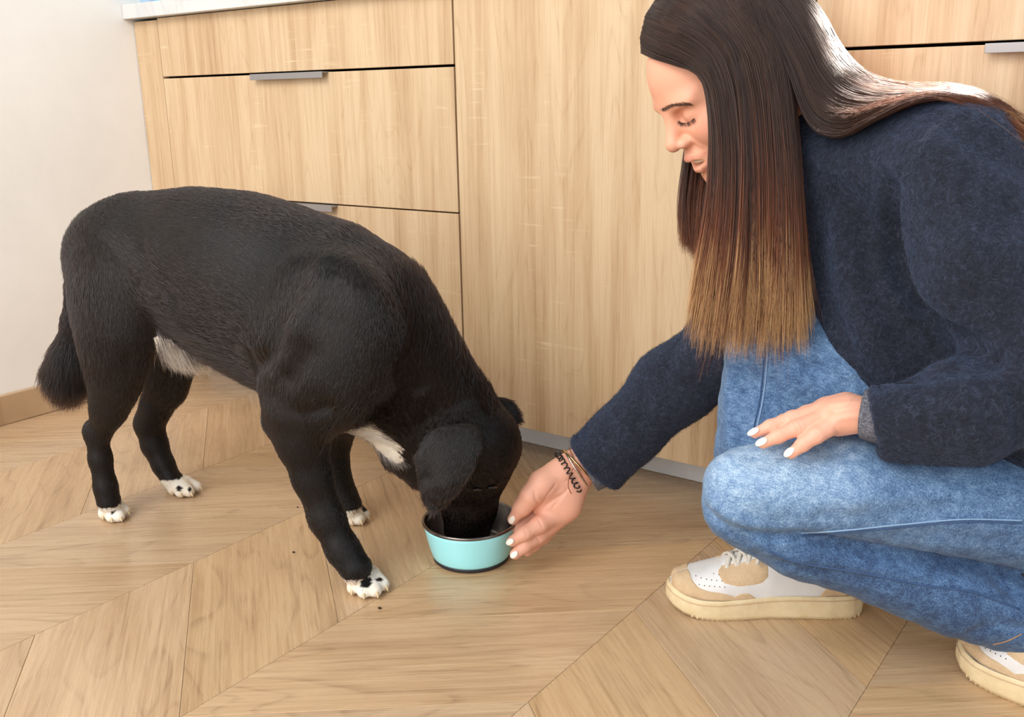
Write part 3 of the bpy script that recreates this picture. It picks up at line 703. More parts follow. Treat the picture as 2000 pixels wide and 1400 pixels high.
# short glossy fur
def dog_fur(n):
    nm = np.array(dog_names)[dog_tag]
    L = {'body': .013, 'neck': .019, 'head': .008, 'ear': .009, 'thigh': .012, 'shank': .007, 'pastern': .005, 'shoulder': .011, 'foreleg': .007, 'tail': .032, 'groin': .022, 'flank': .014, 'ruff': .015, 'paw': .004}
    lv = np.array([L[x] for x in nm])
    fw = np.where(np.isin(nm, ['paw', 'pastern']), 1.3, 1.0)*np.where(nm == 'tail', 1.8, 1)*np.where(np.isin(nm, ['head', 'ear']), 2.2, 1)*np.where(np.isin(nm, ['neck', 'ruff']), 1.4, 1)
    P, f = scatter(dogV, dogF, n, fw[dogF[:, 0]])
    vi = dogF[f, 0]; N = normals(dogV, dogF)[vi]; d = dog_dir[vi].copy()
    # body bones run tail->head, fur runs head->tail; legs and tail run downwards
    flip = np.isin(nm[vi], ['body', 'neck', 'head']); d[flip] *= -1
    d = d+RNG.normal(0, .22, d.shape); d -= N*(d*N).sum(1)[:, None]; d /= np.linalg.norm(d, axis=1)[:, None]+1e-9
    ln = lv[vi]*RNG.uniform(.6, 1.25, n)
    # feathering: belly, back of the forearm, tail fringe
    low = (N[:, 2] < -.35) & np.isin(nm[vi], ['body', 'shoulder']); ln = np.where(low, ln*1.9, ln)
    ln = np.where((nm[vi] == 'tail'), ln*np.clip(.25+(dg(140, 640)[2]-P[:, 2])/.07, .22, .8), ln)
    lift = np.where(np.isin(nm[vi], ['tail', 'groin']), .75, .30)*RNG.uniform(.5, 1.2, n)
    lift = np.where(nm[vi] == 'neck', lift*1.5, lift)
    m = 4; t = np.linspace(0, 1, m)
    g = np.array([0, 0, -1.0])*np.where(np.isin(nm[vi], ['tail', 'groin']), .5, .08)[:, None]
    Q = P[:, None, :]-N[:, None, :]*.0008+ln[:, None, None]*(t[None, :, None]*d[:, None, :]+(lift[:, None]*(t*(1-.35*t))[None, :])[..., None]*N[:, None, :]+(t**2)[None, :, None]*g[:, None, :])
    Q[..., 2] = np.maximum(Q[..., 2], .001)
    wt = dog_white(P, dog_tag[vi], RNG.normal(0, 1, n))
    rad = np.array([.00026, .00024, .00018, .00005])
    strands('coat_fur', Q, rad, M['dog_fur'], dog, {'white': wt}, kind='stuff')
dog_fur(210000)
# ------------------------------------------------------------------ the woman
woman = empty('person', tuple(on_z(1560, 1215, 0.0)), label='woman with long brown hair in navy wool sweater and jeans, crouching to hold the bowl', cat='person')
def px(rows): return [(at(x, y, D), R(r, D)) for x, y, D, r in rows]
SKIN = np.array([242, 176, 146])/255; SKIN = ((SKIN+.055)/1.055)**2.4
LIP = ((np.array([206, 112, 104])/255+.055)/1.055)**2.4
HAND = ((np.array([240, 178, 152])/255+.055)/1.055)**2.4
# --- head frame: profile to the left, bowed 37 degrees, crown tipped towards the viewer
HP, HR_, HY = math.radians(37), math.radians(17), math.radians(6); HS = .94
e_ = -math.cos(HP)*RT-math.sin(HP)*UP; v_ = -math.sin(HP)*RT+math.cos(HP)*UP
HF = e_*math.cos(HY)-FW*math.sin(HY); side = -FW*math.cos(HY)-e_*math.sin(HY)
HU = v_*math.cos(HR_)+side*math.sin(HR_); HL = side*math.cos(HR_)-v_*math.sin(HR_)
HO = at(1411, 157, 1.25)
def hd(x, y, z): return HO+HS*(x*HF+y*HL+z*HU)
HM = np.array([HF, HL, HU])
UPL = [(.0985, .004, -.0600), (.0900, .017, -.0615), (.0770, .028, -.0605)]; LOL = [(.0925, .005, -.0815), (.0850, .018, -.0770), (.0765, .028, -.0625)]
def build_head():
    B = Body()
    def el(c, r, k=.012, op='add', M=HM): B.ell(hd(*c), M, np.array(r)*HS, k, op)
    def co(a, b, ra, rb, k=.01, op='add'): B.cone(hd(*a), hd(*b), ra*HS, rb*HS, k, None, op)
    el((-.014, 0, .030), (.100, .074, .090), 0)
    el((.040, 0, .030), (.050, .058, .055), .02)            # forehead
    el((.040, 0, -.035), (.046, .056, .072), .03)           # face
    for s in (1, -1):
        co((-.002, s*.060, -.045), (.060, s*.026, -.102), .016, .016, .03)   # jaw
        el((.058, s*.036, -.032), (.026, .024, .026), .02)                   # cheek
        el((.074, s*.026, .015), (.016, .026, .009), .016)                   # brow
    co((.062, -.024, -.104), (.062, .024, -.104), .016, .016, .02)
    el((.076, 0, -.104), (.014, .017, .014), .016)          # chin
    co((.084, 0, .008), (.106, 0, -.030), .0085, .0100, .014)   # nose
    el((.1075, 0, -.0325), (.0095, .0100, .0088), .006)
    for s in (1, -1):
        el((.096, s*.0125, -.0365), (.011, .0068, .0070), .005)  # wings
        el((.084, s*.031, -.004), (.014, .017, .0115), .010, 'sub')
        el((.0735, s*.031, -.005), (.0130, .0160, .0122), .007)  # closed lid
        el((.099, s*.0055, -.0425), (.005, .0030, .003), .002, 'sub')
    # mouth: smiling, lips parted
    el((.080, 0, -.066), (.022, .026, .022), .012)
    el((.100, 0, -.0705), (.020, .0225, .0064), .004, 'sub')
    for rows, r0 in ((UPL, .0040), (LOL, .0043)):
        for sg in (1, -1):
            for a, b in zip(rows[:-1], rows[1:]): co((a[0], a[1]*sg, a[2]), (b[0], b[1]*sg, b[2]), r0, r0*.75, .004)
        co(rows[0], (rows[0][0], -rows[0][1], rows[0][2]), r0, r0, .004)
    # ear, neck
    el((-.012, .073, -.008), (.018, .008, .030), .006); el((-.012, -.073, -.008), (.018, .008, .030), .006)
    B.chain([(hd(-.02, 0, -.04), .050), (at(1560, 265, 1.25), .050), (at(1640, 350, 1.24), .058)], k=.03)
    for s in (1, -1):       # crease from the nose to the mouth corner
        B.ridge([hd(.092, s*.019, -.036), hd(.080, s*.031, -.056), hd(.074, s*.034, -.068)], -.0016*-1 if False else .0014, .004)
    V, F = B.mesh(.0022); V = relax(V, F, 1, .4)
    L = (V-HO)@HM.T/HS
    tint = np.tile(SKIN, (len(V), 1))
    def dist(rows):
        best = np.full(len(L), 9.)
        rows = np.array([(x, y*sg, z) for sg in (1, -1) for x, y, z in (rows if sg == 1 else rows[::-1])][::1])
        rows = np.array(sorted(rows.tolist(), key=lambda q: q[1]))
        for p, q in zip(rows[:-1], rows[1:]):
            ba = q-p; t = np.clip((L-p)@ba/(ba@ba+1e-12), 0, 1); best = np.minimum(best, np.linalg.norm(L-p-t[:, None]*ba, axis=1))
        return best
    lip = np.clip((.0058-np.minimum(dist(UPL), dist(LOL)))/.0016, 0, 1)
    f = lip.astype(float)
    tint = tint*(1-f[:, None])+LIP*f[:, None]
    ck = np.exp(-(((L[:, 0]-.066)/.02)**2+((np.abs(L[:, 1])-.045)/.02)**2+((L[:, 2]+.034)/.02)**2))[:, None]*.35
    tint = tint*(1-ck)+LIP*1.15*ck
    return V, F, np.hstack([tint, np.ones((len(V), 1))])
hV, hF, hT = build_head()
head_bvh = bvh_of(hV, hF)

# --- hands
def finger(B, rows, k=.004): B.chain(px(rows), k=k)
def hand_right():
    B = Body()
    B.chain(px([(1172, 884, 1.425, 38), (1128, 914, 1.425, 38), (1105, 934, 1.422, 39)]), k=.0, sq=(FW, .72))
    B.chain(px([(1108, 934, 1.422, 38), (1082, 960, 1.418, 43), (1076, 984, 1.418, 37)]), k=.012, sq=(FW, .62))
    B.chain(px([(1112, 950, 1.420, 30), (1105, 985, 1.420, 27), (1086, 1006, 1.422, 22)]), k=.012, sq=(FW, .75))
    finger(B, [(1095, 925, 1.412, 24), (1058, 946, 1.402, 25), (1036, 968, 1.396, 19), (1020, 990, 1.402, 15.5), (1002, 1014, 1.412, 11)], .010)   # thumb
    finger(B, [(1066, 990, 1.430, 19), (1042, 1004, 1.436, 15), (1024, 1020, 1.436, 13), (1010, 1034, 1.432, 10)], .005)      # index
    finger(B, [(1088, 1004, 1.420, 20), (1054, 1024, 1.402, 17), (1024, 1042, 1.392, 14), (1000, 1057, 1.388, 10.5)], .005)   # middle
    finger(B, [(1092, 1012, 1.428, 18), (1052, 1046, 1.412, 16), (1024, 1066, 1.398, 14), (1006, 1082, 1.392, 10.5)], .004)   # ring
    finger(B, [(1098, 1008, 1.440, 16), (1062, 1048, 1.440, 13), (1042, 1066, 1.432, 11), (1030, 1078, 1.424, 9)], .004)      # little
    return B
def px_only(rows): return [at(x, y, D) for x, y, D in rows]
def hand_left():
    B = Body()
    B.chain(px([(1735, 806, 1.045, 44), (1690, 808, 1.052, 36), (1655, 806, 1.056, 40)]), k=0, sq=(UP, .8))
    B.chain(px([(1660, 800, 1.062, 38), (1628, 806, 1.066, 34)]), k=.010, sq=(UP, .75))
    B.chain(px([(1670, 820, 1.050, 26), (1636, 828, 1.056, 24)]), k=.010)
    B.chain(px([(1650, 790, 1.072, 22), (1612, 794, 1.078, 17)]), k=.010)
    finger(B, [(1614, 794, 1.080, 17), (1575, 806, 1.086, 13.5), (1530, 822, 1.090, 12), (1492, 838, 1.092, 9)], .005)        # index, behind
    finger(B, [(1618, 800, 1.070, 19), (1548, 818, 1.072, 15.5), (1505, 833, 1.073, 13), (1474, 846, 1.074, 10)], .005)       # middle
    finger(B, [(1624, 812, 1.060, 20), (1556, 836, 1.058, 16), (1520, 852, 1.058, 13.5), (1490, 866, 1.060, 10.5)], .004)     # ring
    finger(B, [(1632, 828, 1.050, 19), (1594, 850, 1.046, 16), (1568, 868, 1.048, 13.5), (1545, 886, 1.052, 10.5)], .004)     # little
    finger(B, [(1650, 800, 1.092, 20), (1612, 806, 1.108, 16), (1586, 820, 1.114, 12)], .006)                                   # thumb, far side
    return B
def nails(bvh, lst):
    for (x, y), (dx, dy), ln, wd in lst:
        h = cast(bvh, x, y)
        if h is None: print('nail miss', x, y); continue
        p, n = h; d = RT*dx-UP*dy; d -= n*np.dot(d, n); d /= np.linalg.norm(d); s = np.cross(n, d)
        B = Body().ell(p+n*.0002, np.array([d, s, n]), [ln, wd, .0016], 0)
        V, F = B.mesh(.0006); link('fingernail', from_arrays('fingernail', V, F), M['nail'], woman)
parts = []
CR_R = [([(1098, 966), (1080, 978), (1062, 990), (1046, 1000)], -.0024, .0024), ([(1084, 948), (1070, 966), (1060, 984)], -.0013, .0020), ([(1108, 956), (1092, 976), (1080, 990)], -.0012, .0020), ([(1044, 960), (1046, 974), (1052, 984)], -.0014, .0020), ([(1034, 962), (1028, 972)], -.0008, .0014),
        ([(1052, 1014), (1060, 1030)], -.0011, .0015), ([(1024, 1034), (1030, 1046)], -.0010, .0014), ([(1044, 1044), (1054, 1056)], -.0010, .0014), ([(1120, 930), (1104, 940), (1090, 936)], -.0008, .0018)]
CR_L = [([(1700, 788), (1662, 786), (1622, 790)], .0011, .0032), ([(1702, 798), (1664, 798), (1628, 804)], .0012, .0032), ([(1694, 812), (1660, 814), (1634, 820)], .0011, .0032),
        ([(1545, 812), (1551, 824)], -.0009, .0013), ([(1551, 809), (1558, 821)], -.0009, .0013), ([(1554, 828), (1560, 842)], -.0010, .0013), ([(1561, 825), (1567, 838)], -.0010, .0013), ([(1585, 846), (1597, 858)], -.0010, .0014), ([(1591, 842), (1603, 853)], -.0010, .0014), ([(1507, 828), (1512, 838)], -.0007, .0011), ([(1519, 846), (1525, 857)], -.0007, .0011), ([(1562, 868), (1571, 878)], -.0007, .0011),
        ([(1632, 836), (1640, 850)], -.0009, .0018), ([(1640, 800), (1616, 812), (1590, 824)], -.0009, .002)]
for fn, tint, CR in ((hand_right, HAND, CR_R), (hand_left, HAND, CR_L)):
    B = fn(); V, F = B.mesh(.002); bv = bvh_of(V, F)
    for pts, amp, wid in CR:
        hits = [cast(bv, *p) for p in spline(np.array(pts, float), 7)]; hits = [h[0] for h in hits if h is not None]
        if len(hits) > 1: B.ridge(np.array(hits), amp, wid)
    V, F = B.mesh(.0012); V = relax(V, F, 1, .4)
    parts.append((V, F, np.hstack([np.tile(tint, (len(V), 1)), np.ones((len(V), 1))])))
rh_bvh, lh_bvh = bvh_of(*parts[0][:2]), bvh_of(*parts[1][:2])

# --- joints shared by body and clothes (photo x, y, distance, radius in px)
ARM_R = [(1610, 450, 1.275, 92), (1445, 652, 1.325, 80), (1318, 752, 1.38, 71), (1163, 903, 1.425, 66)]
ARM_L = [(1862, 330, 1.07, 130), (1925, 520, 1.03, 120), (2040, 715, 1.0, 118)]
FORE_L = [(2040, 740, 1.0, 118), (1900, 798, 1.005, 97), (1712, 824, 1.04, 70)]
LEG_L = [(2040, 992, 1.10, 132), (1850, 972, 1.10, 114), (1650, 950, 1.105, 104), (1456, 958, 1.12, 86)]
SHIN_L = [(1450, 985, 1.125, 78), (1560, 1055, 1.13, 72), (1720, 1105, 1.13, 76), (1860, 1155, 1.125, 84), (1985, 1200, 1.12, 84)]
SHIN_R = [(1512, 648, 1.235, 78), (1516, 760, 1.25, 96), (1522, 870, 1.26, 112), (1530, 960, 1.27, 108), (1548, 1030, 1.275, 78)]
THIGH_R = [(1512, 648, 1.235, 78), (1620, 740, 1.22, 95), (1800, 850, 1.19, 120)]
def build_body():
    B = Body(); f = .62
    s = lambda rows: [(x, y, D, r*f) for x, y, D, r in rows]
    for c in (ARM_R[:3]+[(1150, 905, 1.425, 52)], ARM_L, FORE_L[:2]+[(1705, 808, 1.046, 55)], LEG_L, SHIN_L, SHIN_R, THIGH_R): B.chain(px(s(c)), k=.02)
    B.chain(px(s([(1640, 380, 1.22, 95), (1700, 520, 1.2, 130), (1770, 650, 1.19, 150), (1900, 800, 1.15, 150)])), k=.03)
    B.chain(px(s([(1862, 330, 1.09, 100), (1620, 440, 1.26, 90)])), k=.03)
    B.cone(at(1630, 345, 1.24), at(1700, 450, 1.22), .045, .06, .03)
    V, F = B.mesh(.008)
    return V, F, np.hstack([np.tile(SKIN, (len(V), 1)), np.ones((len(V), 1))])
parts += [(hV, hF, hT), build_body()]
V = np.vstack([p[0] for p in parts]); o = 0; Fs = []
for p in parts: Fs.append(p[1]+o); o += len(p[0])
me = from_arrays('body', V, np.vstack(Fs)); set_attr(me, 'tint', np.vstack([p[2] for p in parts]), 'FLOAT_COLOR')
link('body', me, M['skin'], woman)
nails(rh_bvh, [((1000, 1015), (-.55, .85), .0076, .0046), ((996, 1058), (-.95, .5), .0066, .0046), ((1004, 1083), (-.75, .7), .0066, .0046)])
nails(lh_bvh, [((1471, 843), (-.93, .3),   .0074, .0040), ((1487, 863), (-.93, .35), .0074, .0042), ((1541, 883), (-.85, .5), .0072, .0043)])
# teeth, brows, lashes
bb = Body(); bb.ell(hd(.0795, 0, -.0675), HM, np.array([.0150, .0225, .0080])*HS, 0)
V, F = bb.mesh(.0012); link('teeth', from_arrays('teeth', V, F), M['teeth'], woman)
def face_hair(name, rows, n, ln, mat, jit, rad=.00016):
    out = []
    S = spline(np.array(rows, float), 200)
    for i in range(n):
        q = S[RNG.integers(0, 200)]
        h = cast(head_bvh, q[0]+RNG.normal(0, jit), q[1]+RNG.normal(0, jit))
        if h is None: continue
        p, nn = h; d = RT*q[2]-UP*q[3]; d = d-nn*np.dot(d, nn); d /= np.linalg.norm(d)+1e-9; d = d+RNG.normal(0, .15, 3)
        l = ln*RNG.uniform(.6, 1.1); t = np.linspace(0, 1, 4)[:, None]
        out.append(p+nn*.0002+d*l*t+nn*(.0016*q[4])*t*(1.2-t*.6))
    if out: strands(name, np.array(out), np.array([1, 1, .8, .3])*rad, mat, woman, kind='stuff')
face_hair('eyebrow', [(1291, 214, .9, -.3, .5), (1308, 206, 1, -.15, .5), (1326, 203, 1, .0, .5), (1347, 203, 1, .12, .4)], 420, .0048, M['brow'], 1.5, .00011)
face_hair('eyelash', [(1325, 236, -.5, .8, 2.5), (1334, 240, -.35, .9, 2.5), (1345, 238, -.1, 1, 2.5), (1356, 230, .2, 1, 2)], 110, .0055, M['lash'], .5, .0001)

# --- clothes
def emboss(B, bv, folds, n=12):
    for pts, amp, wid in folds:
        hits = [cast(bv, *p) for p in spline(np.array(pts, float), n)]; hits = [h[0] for h in hits if h is not None]
        if len(hits) > 1: B.ridge(np.array(hits), amp, wid)
def build_sweater():
    B = Body()
    B.chain(px([(1650, 395, 1.24, 100), (1705, 520, 1.215, 122), (1745, 640, 1.205, 142), (1830, 740, 1.19, 140), (1960, 800, 1.15, 160)]), k=.04)
    B.chain(px([(1850, 330, 1.10, 112), (1640, 430, 1.26, 100)]), k=.04)
    B.chain(px([(1895, 385, 1.12, 125), (1990, 560, 1.10, 155), (2050, 780, 1.08, 165)]), k=.03)
    # collar
    B.chain(px([(1562, 272, 1.235, 70), (1630, 345, 1.23, 84)]), k=.03); B.chain(px([(1650, 335, 1.19, 84), (1790, 290, 1.11, 84)]), k=.04)
    # far arm
    B.chain(px(ARM_R), k=.03, cut_last=True)
    # near arm
    B.chain(px(ARM_L), k=.018); B.chain(px(FORE_L), k=.018, cut_last=True)
    # hems as rolled rims
    for rows, r_ in ((ARM_R, 60), (FORE_L, 66)):
        c, D = np.array(at(*rows[-1][:3])), rows[-1][2]; ax = at(*rows[-1][:3])-at(*rows[-2][:3]); ax /= np.linalg.norm(ax)
        u = np.cross(ax, UP); u /= np.linalg.norm(u); v = np.cross(ax, u); rr = R(r_, D)
        ring = [c-ax*.003+rr*(math.cos(a)*u+math.sin(a)*v) for a in np.linspace(0, 2*math.pi, 25)]
        B.chain([(p, .0058) for p in ring], k=.003)
        B.cone(c-ax*.025, c+ax*.03, rr*.9, rr*.92, .004, None, 'sub')
    # the forearm's wide hem hanging below the wrist
    B.chain(px([(1760, 850, 1.03, 44), (1900, 850, 1.0, 50)]), k=.02)
    V, F = B.mesh(.008); emboss(B, bvh_of(V, F), [
        ([(1738, 370), (1748, 455), (1765, 540), (1815, 605), (1890, 675), (1930, 700)], -.028, .011), ([(1775, 470), (1800, 560), (1870, 630)], .005, .018),
        ([(1935, 706), (1870, 718), (1810, 730), (1770, 736)], -.013, .010),
        ([(1640, 440), (1660, 560), (1700, 660), (1730, 715)], .006, .018), ([(1600, 480), (1622, 590), (1665, 690)], -.005, .013), ([(1690, 450), (1705, 560), (1755, 650)], -.006, .013),
        ([(1585, 335), (1640, 365), (1690, 425)], -.006, .012), ([(1570, 300), (1610, 330), (1660, 345)], .004, .010),
        ([(1930, 735), (1945, 800), (1940, 855)], -.006, .008), ([(1965, 740), (1985, 800), (1990, 860)], -.007, .009), ([(1900, 745), (1914, 792)], -.004, .007), ([(1950, 740), (1965, 800), (1965, 850)], .005, .008),
        ([(1850, 240), (1920, 290), (1995, 330)], -.005, .014), ([(1830, 300), (1880, 420), (1900, 520)], .004, .02), ([(1960, 420), (1930, 520), (1900, 600)], -.005, .016), ([(1995, 560), (1950, 640)], -.006, .014),
        ([(1750, 850), (1850, 860), (1950, 850)], .004, .010),
        ([(1405, 655), (1385, 720)], -.005, .010), ([(1335, 650), (1305, 700), (1300, 745)], -.003, .010), ([(1255, 765), (1245, 830), (1255, 860)], -.003, .010), ([(1215, 850), (1190, 880)], .003, .008)])
    def wob(P):
        a = np.sin(P@np.array([37., 21, 29]))*np.sin(P@np.array([-19., 33, 24])+1.3)*.0022
        b = np.sin(P@np.array([210., 150, -130]))*np.sin(P@np.array([-140., 220, 170])+.7)*np.sin(P@np.array([90., -160, 230]))*.0011
        return a+b
    B.func(wob)
    V, F = B.mesh(.0045)
    return V, F, B
sV, sF, sB = build_sweater()
me = from_arrays('sweater', sV, sF); link('sweater', me, M['wool'], woman)
def fuzz(n):
    P, f = scatter(sV, sF, n); N = normals(sV, sF)[sF[f, 0]]
    m = 5; t = np.linspace(0, 1, m)
    d = RNG.normal(0, 1, (n, 3)); d -= N*(d*N).sum(1)[:, None]; d /= np.linalg.norm(d, axis=1)[:, None]; e = np.cross(N, d)
    ln = RNG.uniform(.003, .0065, n)*np.where(RNG.random(n) > .992, 3.5, 1); lift = RNG.uniform(.12, .55, n); cur = RNG.normal(0, 1.0, n)
    Q = P[:, None]-N[:, None]*.0006+ln[:, None, None]*(t[None, :, None]*d[:, None]+(lift[:, None]*np.sin(t*2.2))[..., None]*N[:, None]+(cur[:, None]*t**2*.8)[..., None]*e[:, None])
    strands('wool_fuzz', Q, np.array([1, 1, .9, .7, .3])*.00008, M['wool_fuzz'], woman, {'light': RNG.random(n)**1.6}, kind='stuff')
fuzz(110000)

def build_jeans(rows_list, k, folds):
    B = Body()
    for rows, sq in rows_list: B.chain(px(rows), k=k, sq=sq)
    V, F = B.mesh(.008); emboss(B, bvh_of(V, F), folds)
    def wob(P): return np.sin(P@np.array([60., 31, 44]))*np.sin(P@np.array([-29., 53, 38])+.4)*.0016+np.sin(P@np.array([150., 90, -110])+2)*np.sin(P@np.array([-80., 140, 120]))*.0008
    B.func(wob)
    return B
jl = build_jeans([(LEG_L, None), (SHIN_L[:-1]+[(1985, 1200, 1.12, 80)], None)], .006, [
    ([(1384, 998), (1410, 1022), (1450, 1038), (1500, 1046), (1560, 1045)], -.007, .0065), ([(1560, 1047), (1700, 1070), (1860, 1094), (2000, 1118)], -.011, .008),
    ([(1395, 985), (1430, 1012), (1480, 1028), (1560, 1030)], .004, .008),
    ([(1425, 1040), (1465, 1062), (1472, 1078)], -.005, .005), ([(1482, 1050), (1468, 1074)], .005, .005), ([(1490, 1068), (1535, 1056), (1570, 1050)], .004, .005), ([(1500, 1060), (1530, 1052)], -.004, .004),
    ([(1500, 1078), (1580, 1098), (1700, 1112), (1850, 1137), (1990, 1168)], .0035, .006), ([(1510, 1092), (1600, 1112), (1720, 1130)], -.003, .006),
    ([(1955, 1140), (1985, 1165), (2000, 1185)], -.007, .007), ([(1935, 1158), (1965, 1190), (1990, 1205)], .005, .007), ([(1900, 1235), (1950, 1222), (1998, 1230)], -.004, .006),
    ([(1400, 940), (1450, 905), (1500, 890)], -.0025, .012), ([(1560, 885), (1650, 880), (1740, 890)], -.003, .012), ([(1640, 985), (1800, 960), (1980, 955)], .0025, .016), ([(1560, 930), (1700, 920)], -.002, .012), ([(1600, 1010), (1760, 1000), (1900, 990)], -.003, .010), ([(1760, 1045), (1900, 1050), (1990, 1060)], -.003, .012)])
jr = build_jeans([(SHIN_R, (FW, .8)), (THIGH_R, None)], .03, [
    ([(1452, 690), (1450, 770), (1455, 850)], -.006, .011), ([(1425, 700), (1420, 800), (1425, 870)], .003, .010), ([(1495, 660), (1488, 760), (1474, 850)], .003, .006),
    ([(1590, 695), (1635, 718), (1662, 732)], .006, .007), ([(1590, 713), (1635, 742), (1650, 760)], -.007, .008), ([(1540, 690), (1555, 800)], .002, .016), ([(1580, 780), (1610, 850)], -.003, .014)])
jparts = []
for b in (jl, jr):
    V, F = b.mesh(.0045); V = relax(V, F, 1, .3); jparts.append((V, F))
jV = np.vstack([p[0] for p in jparts]); jF = np.vstack([jparts[0][1], jparts[1][1]+len(jparts[0][0])])
me = from_arrays('jeans', jV, jF)
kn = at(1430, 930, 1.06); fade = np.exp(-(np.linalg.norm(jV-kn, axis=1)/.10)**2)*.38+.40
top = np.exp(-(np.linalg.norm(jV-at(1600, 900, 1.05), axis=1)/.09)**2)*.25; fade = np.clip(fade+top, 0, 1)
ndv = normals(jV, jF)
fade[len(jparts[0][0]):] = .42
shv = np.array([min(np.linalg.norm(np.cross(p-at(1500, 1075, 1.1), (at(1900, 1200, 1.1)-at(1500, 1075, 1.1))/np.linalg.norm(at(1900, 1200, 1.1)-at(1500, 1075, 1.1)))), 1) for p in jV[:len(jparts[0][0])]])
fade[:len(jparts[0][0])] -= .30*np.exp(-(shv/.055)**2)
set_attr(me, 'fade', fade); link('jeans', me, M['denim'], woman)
jl_bvh, jr_bvh = bvh_of(*jparts[0]), bvh_of(*jparts[1])
def seam(bvh, pts, rad, mat, name='seam', lift=.0004, n=60):
    S = spline(np.array(pts, float), n); out = [c[0] for c in (cast(bvh, x, y, lift) for x, y in S) if c is not None]
    if len(out) < 4: return print('seam miss', pts[0])
    V, F = tube_arrays(np.array(out), rad, 6); link(name, py_mesh(name, V, F), mat, woman)
seam(jl_bvh, [(1566, 1040), (1640, 1036), (1760, 1024), (1880, 1014), (1995, 1016)], .0009, M['stitch'])
seam(jl_bvh, [(1566, 1046), (1640, 1041), (1760, 1029), (1880, 1019), (1995, 1021)], .0011, M['stitch_dark'])
seam(jl_bvh, [(1500, 1075), (1560, 1098), (1680, 1118), (1800, 1142), (1900, 1156), (1990, 1190)], .0012, M['stitch_dark'])
seam(jl_bvh, [(1940, 1258), (1965, 1252), (1995, 1238)], .0007, M['orange_thread'])
seam(jr_bvh, [(1502, 640), (1497, 720), (1490, 780), (1478, 838), (1476, 850)], .0009, M['stitch'])
seam(jr_bvh, [(1496, 640), (1491, 720), (1484, 780), (1472, 838), (1470, 850)], .0010, M['stitch_dark'])
# grey jersey cuffs showing under both sleeves
def cuff(c0, c1, r0, r1, D0, D1, flare=0.0):
    a, b = at(*c0, D0), at(*c1, D1); ax = b-a; L = np.linalg.norm(ax); ax /= L; u = np.cross(ax, UP); u /= np.linalg.norm(u); v = np.cross(ax, u); V = []; F = []; seg = 40
    rows = [(0, r0), (.5, (r0+r1)/2), (.96, r1), (1.0, r1-.0006), (.97, r1-.0022), (.4, (r0+r1)/2-.003)]
    for t, r in rows:
        for k in range(seg):
            an = 2*math.pi*k/seg; w_ = 1+.03*math.sin(3*an+1); V.append(a+ax*L*t+r*w_*(math.cos(an)*u+math.sin(an)*v))
    for i in range(len(rows)-1):
        for k in range(seg): F.append((i*seg+k, i*seg+(k+1) % seg, (i+1)*seg+(k+1) % seg, (i+1)*seg+k))
    link('cuff', py_mesh('cuff', np.array(V), F), M['jersey'], woman, label='grey jersey cuff under the sleeve')
cuff((1195, 880), (1140, 914), R(58, 1.42), R(53, 1.42), 1.425, 1.425)
cuff((1760, 818), (1688, 808), R(60, 1.04), R(50, 1.045), 1.03, 1.05)
# bracelets round the right wrist
wa, wb = at(1172, 884, 1.425), at(1105, 934, 1.422); WX = (wb-wa)/np.linalg.norm(wb-wa); WU = UP-WX*np.dot(UP, WX); WU /= np.linalg.norm(WU); WV = np.cross(WX, WU)
def ring(c, r, tilt, n=80, sqz=.78):
    ax = WX+tilt[0]*WU+tilt[1]*WV; ax /= np.linalg.norm(ax); v = FW-ax*np.dot(FW, ax); v /= np.linalg.norm(v); u = np.cross(v, ax)
    an = np.linspace(0, 2*np.pi, n, endpoint=False)
    return c+r*(np.cos(an)[:, None]*u+sqz*np.sin(an)[:, None]*v), ax
P, _ = ring(at(1126, 915, 1.424), R(43, 1.42), (.05, .1), sqz=.82); V, F = tube_arrays(P, .0014, 8, True); link('bangle', py_mesh('bangle', V, F), M['silver'], woman, label='thin silver bangle')
P, _ = ring(at(1131, 911, 1.424), R(44, 1.42), (-.12, .0), sqz=.84); V, F = tube_arrays(P, .0017, 8, True); link('bangle', py_mesh('bangle', V, F), M['gold'], woman, label='pale gold bangle')
P, _ = ring(at(1129, 913, 1.424), R(43, 1.42), (.2, .1), sqz=.82); V, F = tube_arrays(P, .0007, 6, True)
tail = spline(np.array([at(1119, 914, 1.388), at(1112, 930, 1.386), at(1110, 950, 1.386), at(1116, 964, 1.388)]), 20)
V, F = merge_arrays([(V, F), tube_arrays(tail, .0007, 6)]); link('cord_bracelet', py_mesh('cord_bracelet', V, F), M['cord'], woman, label='thin brown cord bracelet with a loose end')
P, ax = ring(at(1111, 925, 1.422), R(44, 1.42), (.12, .0), n=620, sqz=.90); c0 = P.mean(0); q = np.arange(620)/620*2*np.pi*26
out = (P-c0)/np.linalg.norm(P-c0, axis=1)[:, None]
Pc = P+.0036*(np.cos(q)[:, None]*out+np.sin(q)[:, None]*ax); V, F = tube_arrays(Pc, .00105, 6, True)
link('spiral_hair_tie', py_mesh('spiral_hair_tie', V, F), M['coil'], woman, label='black spiral cord hair tie worn on the wrist')
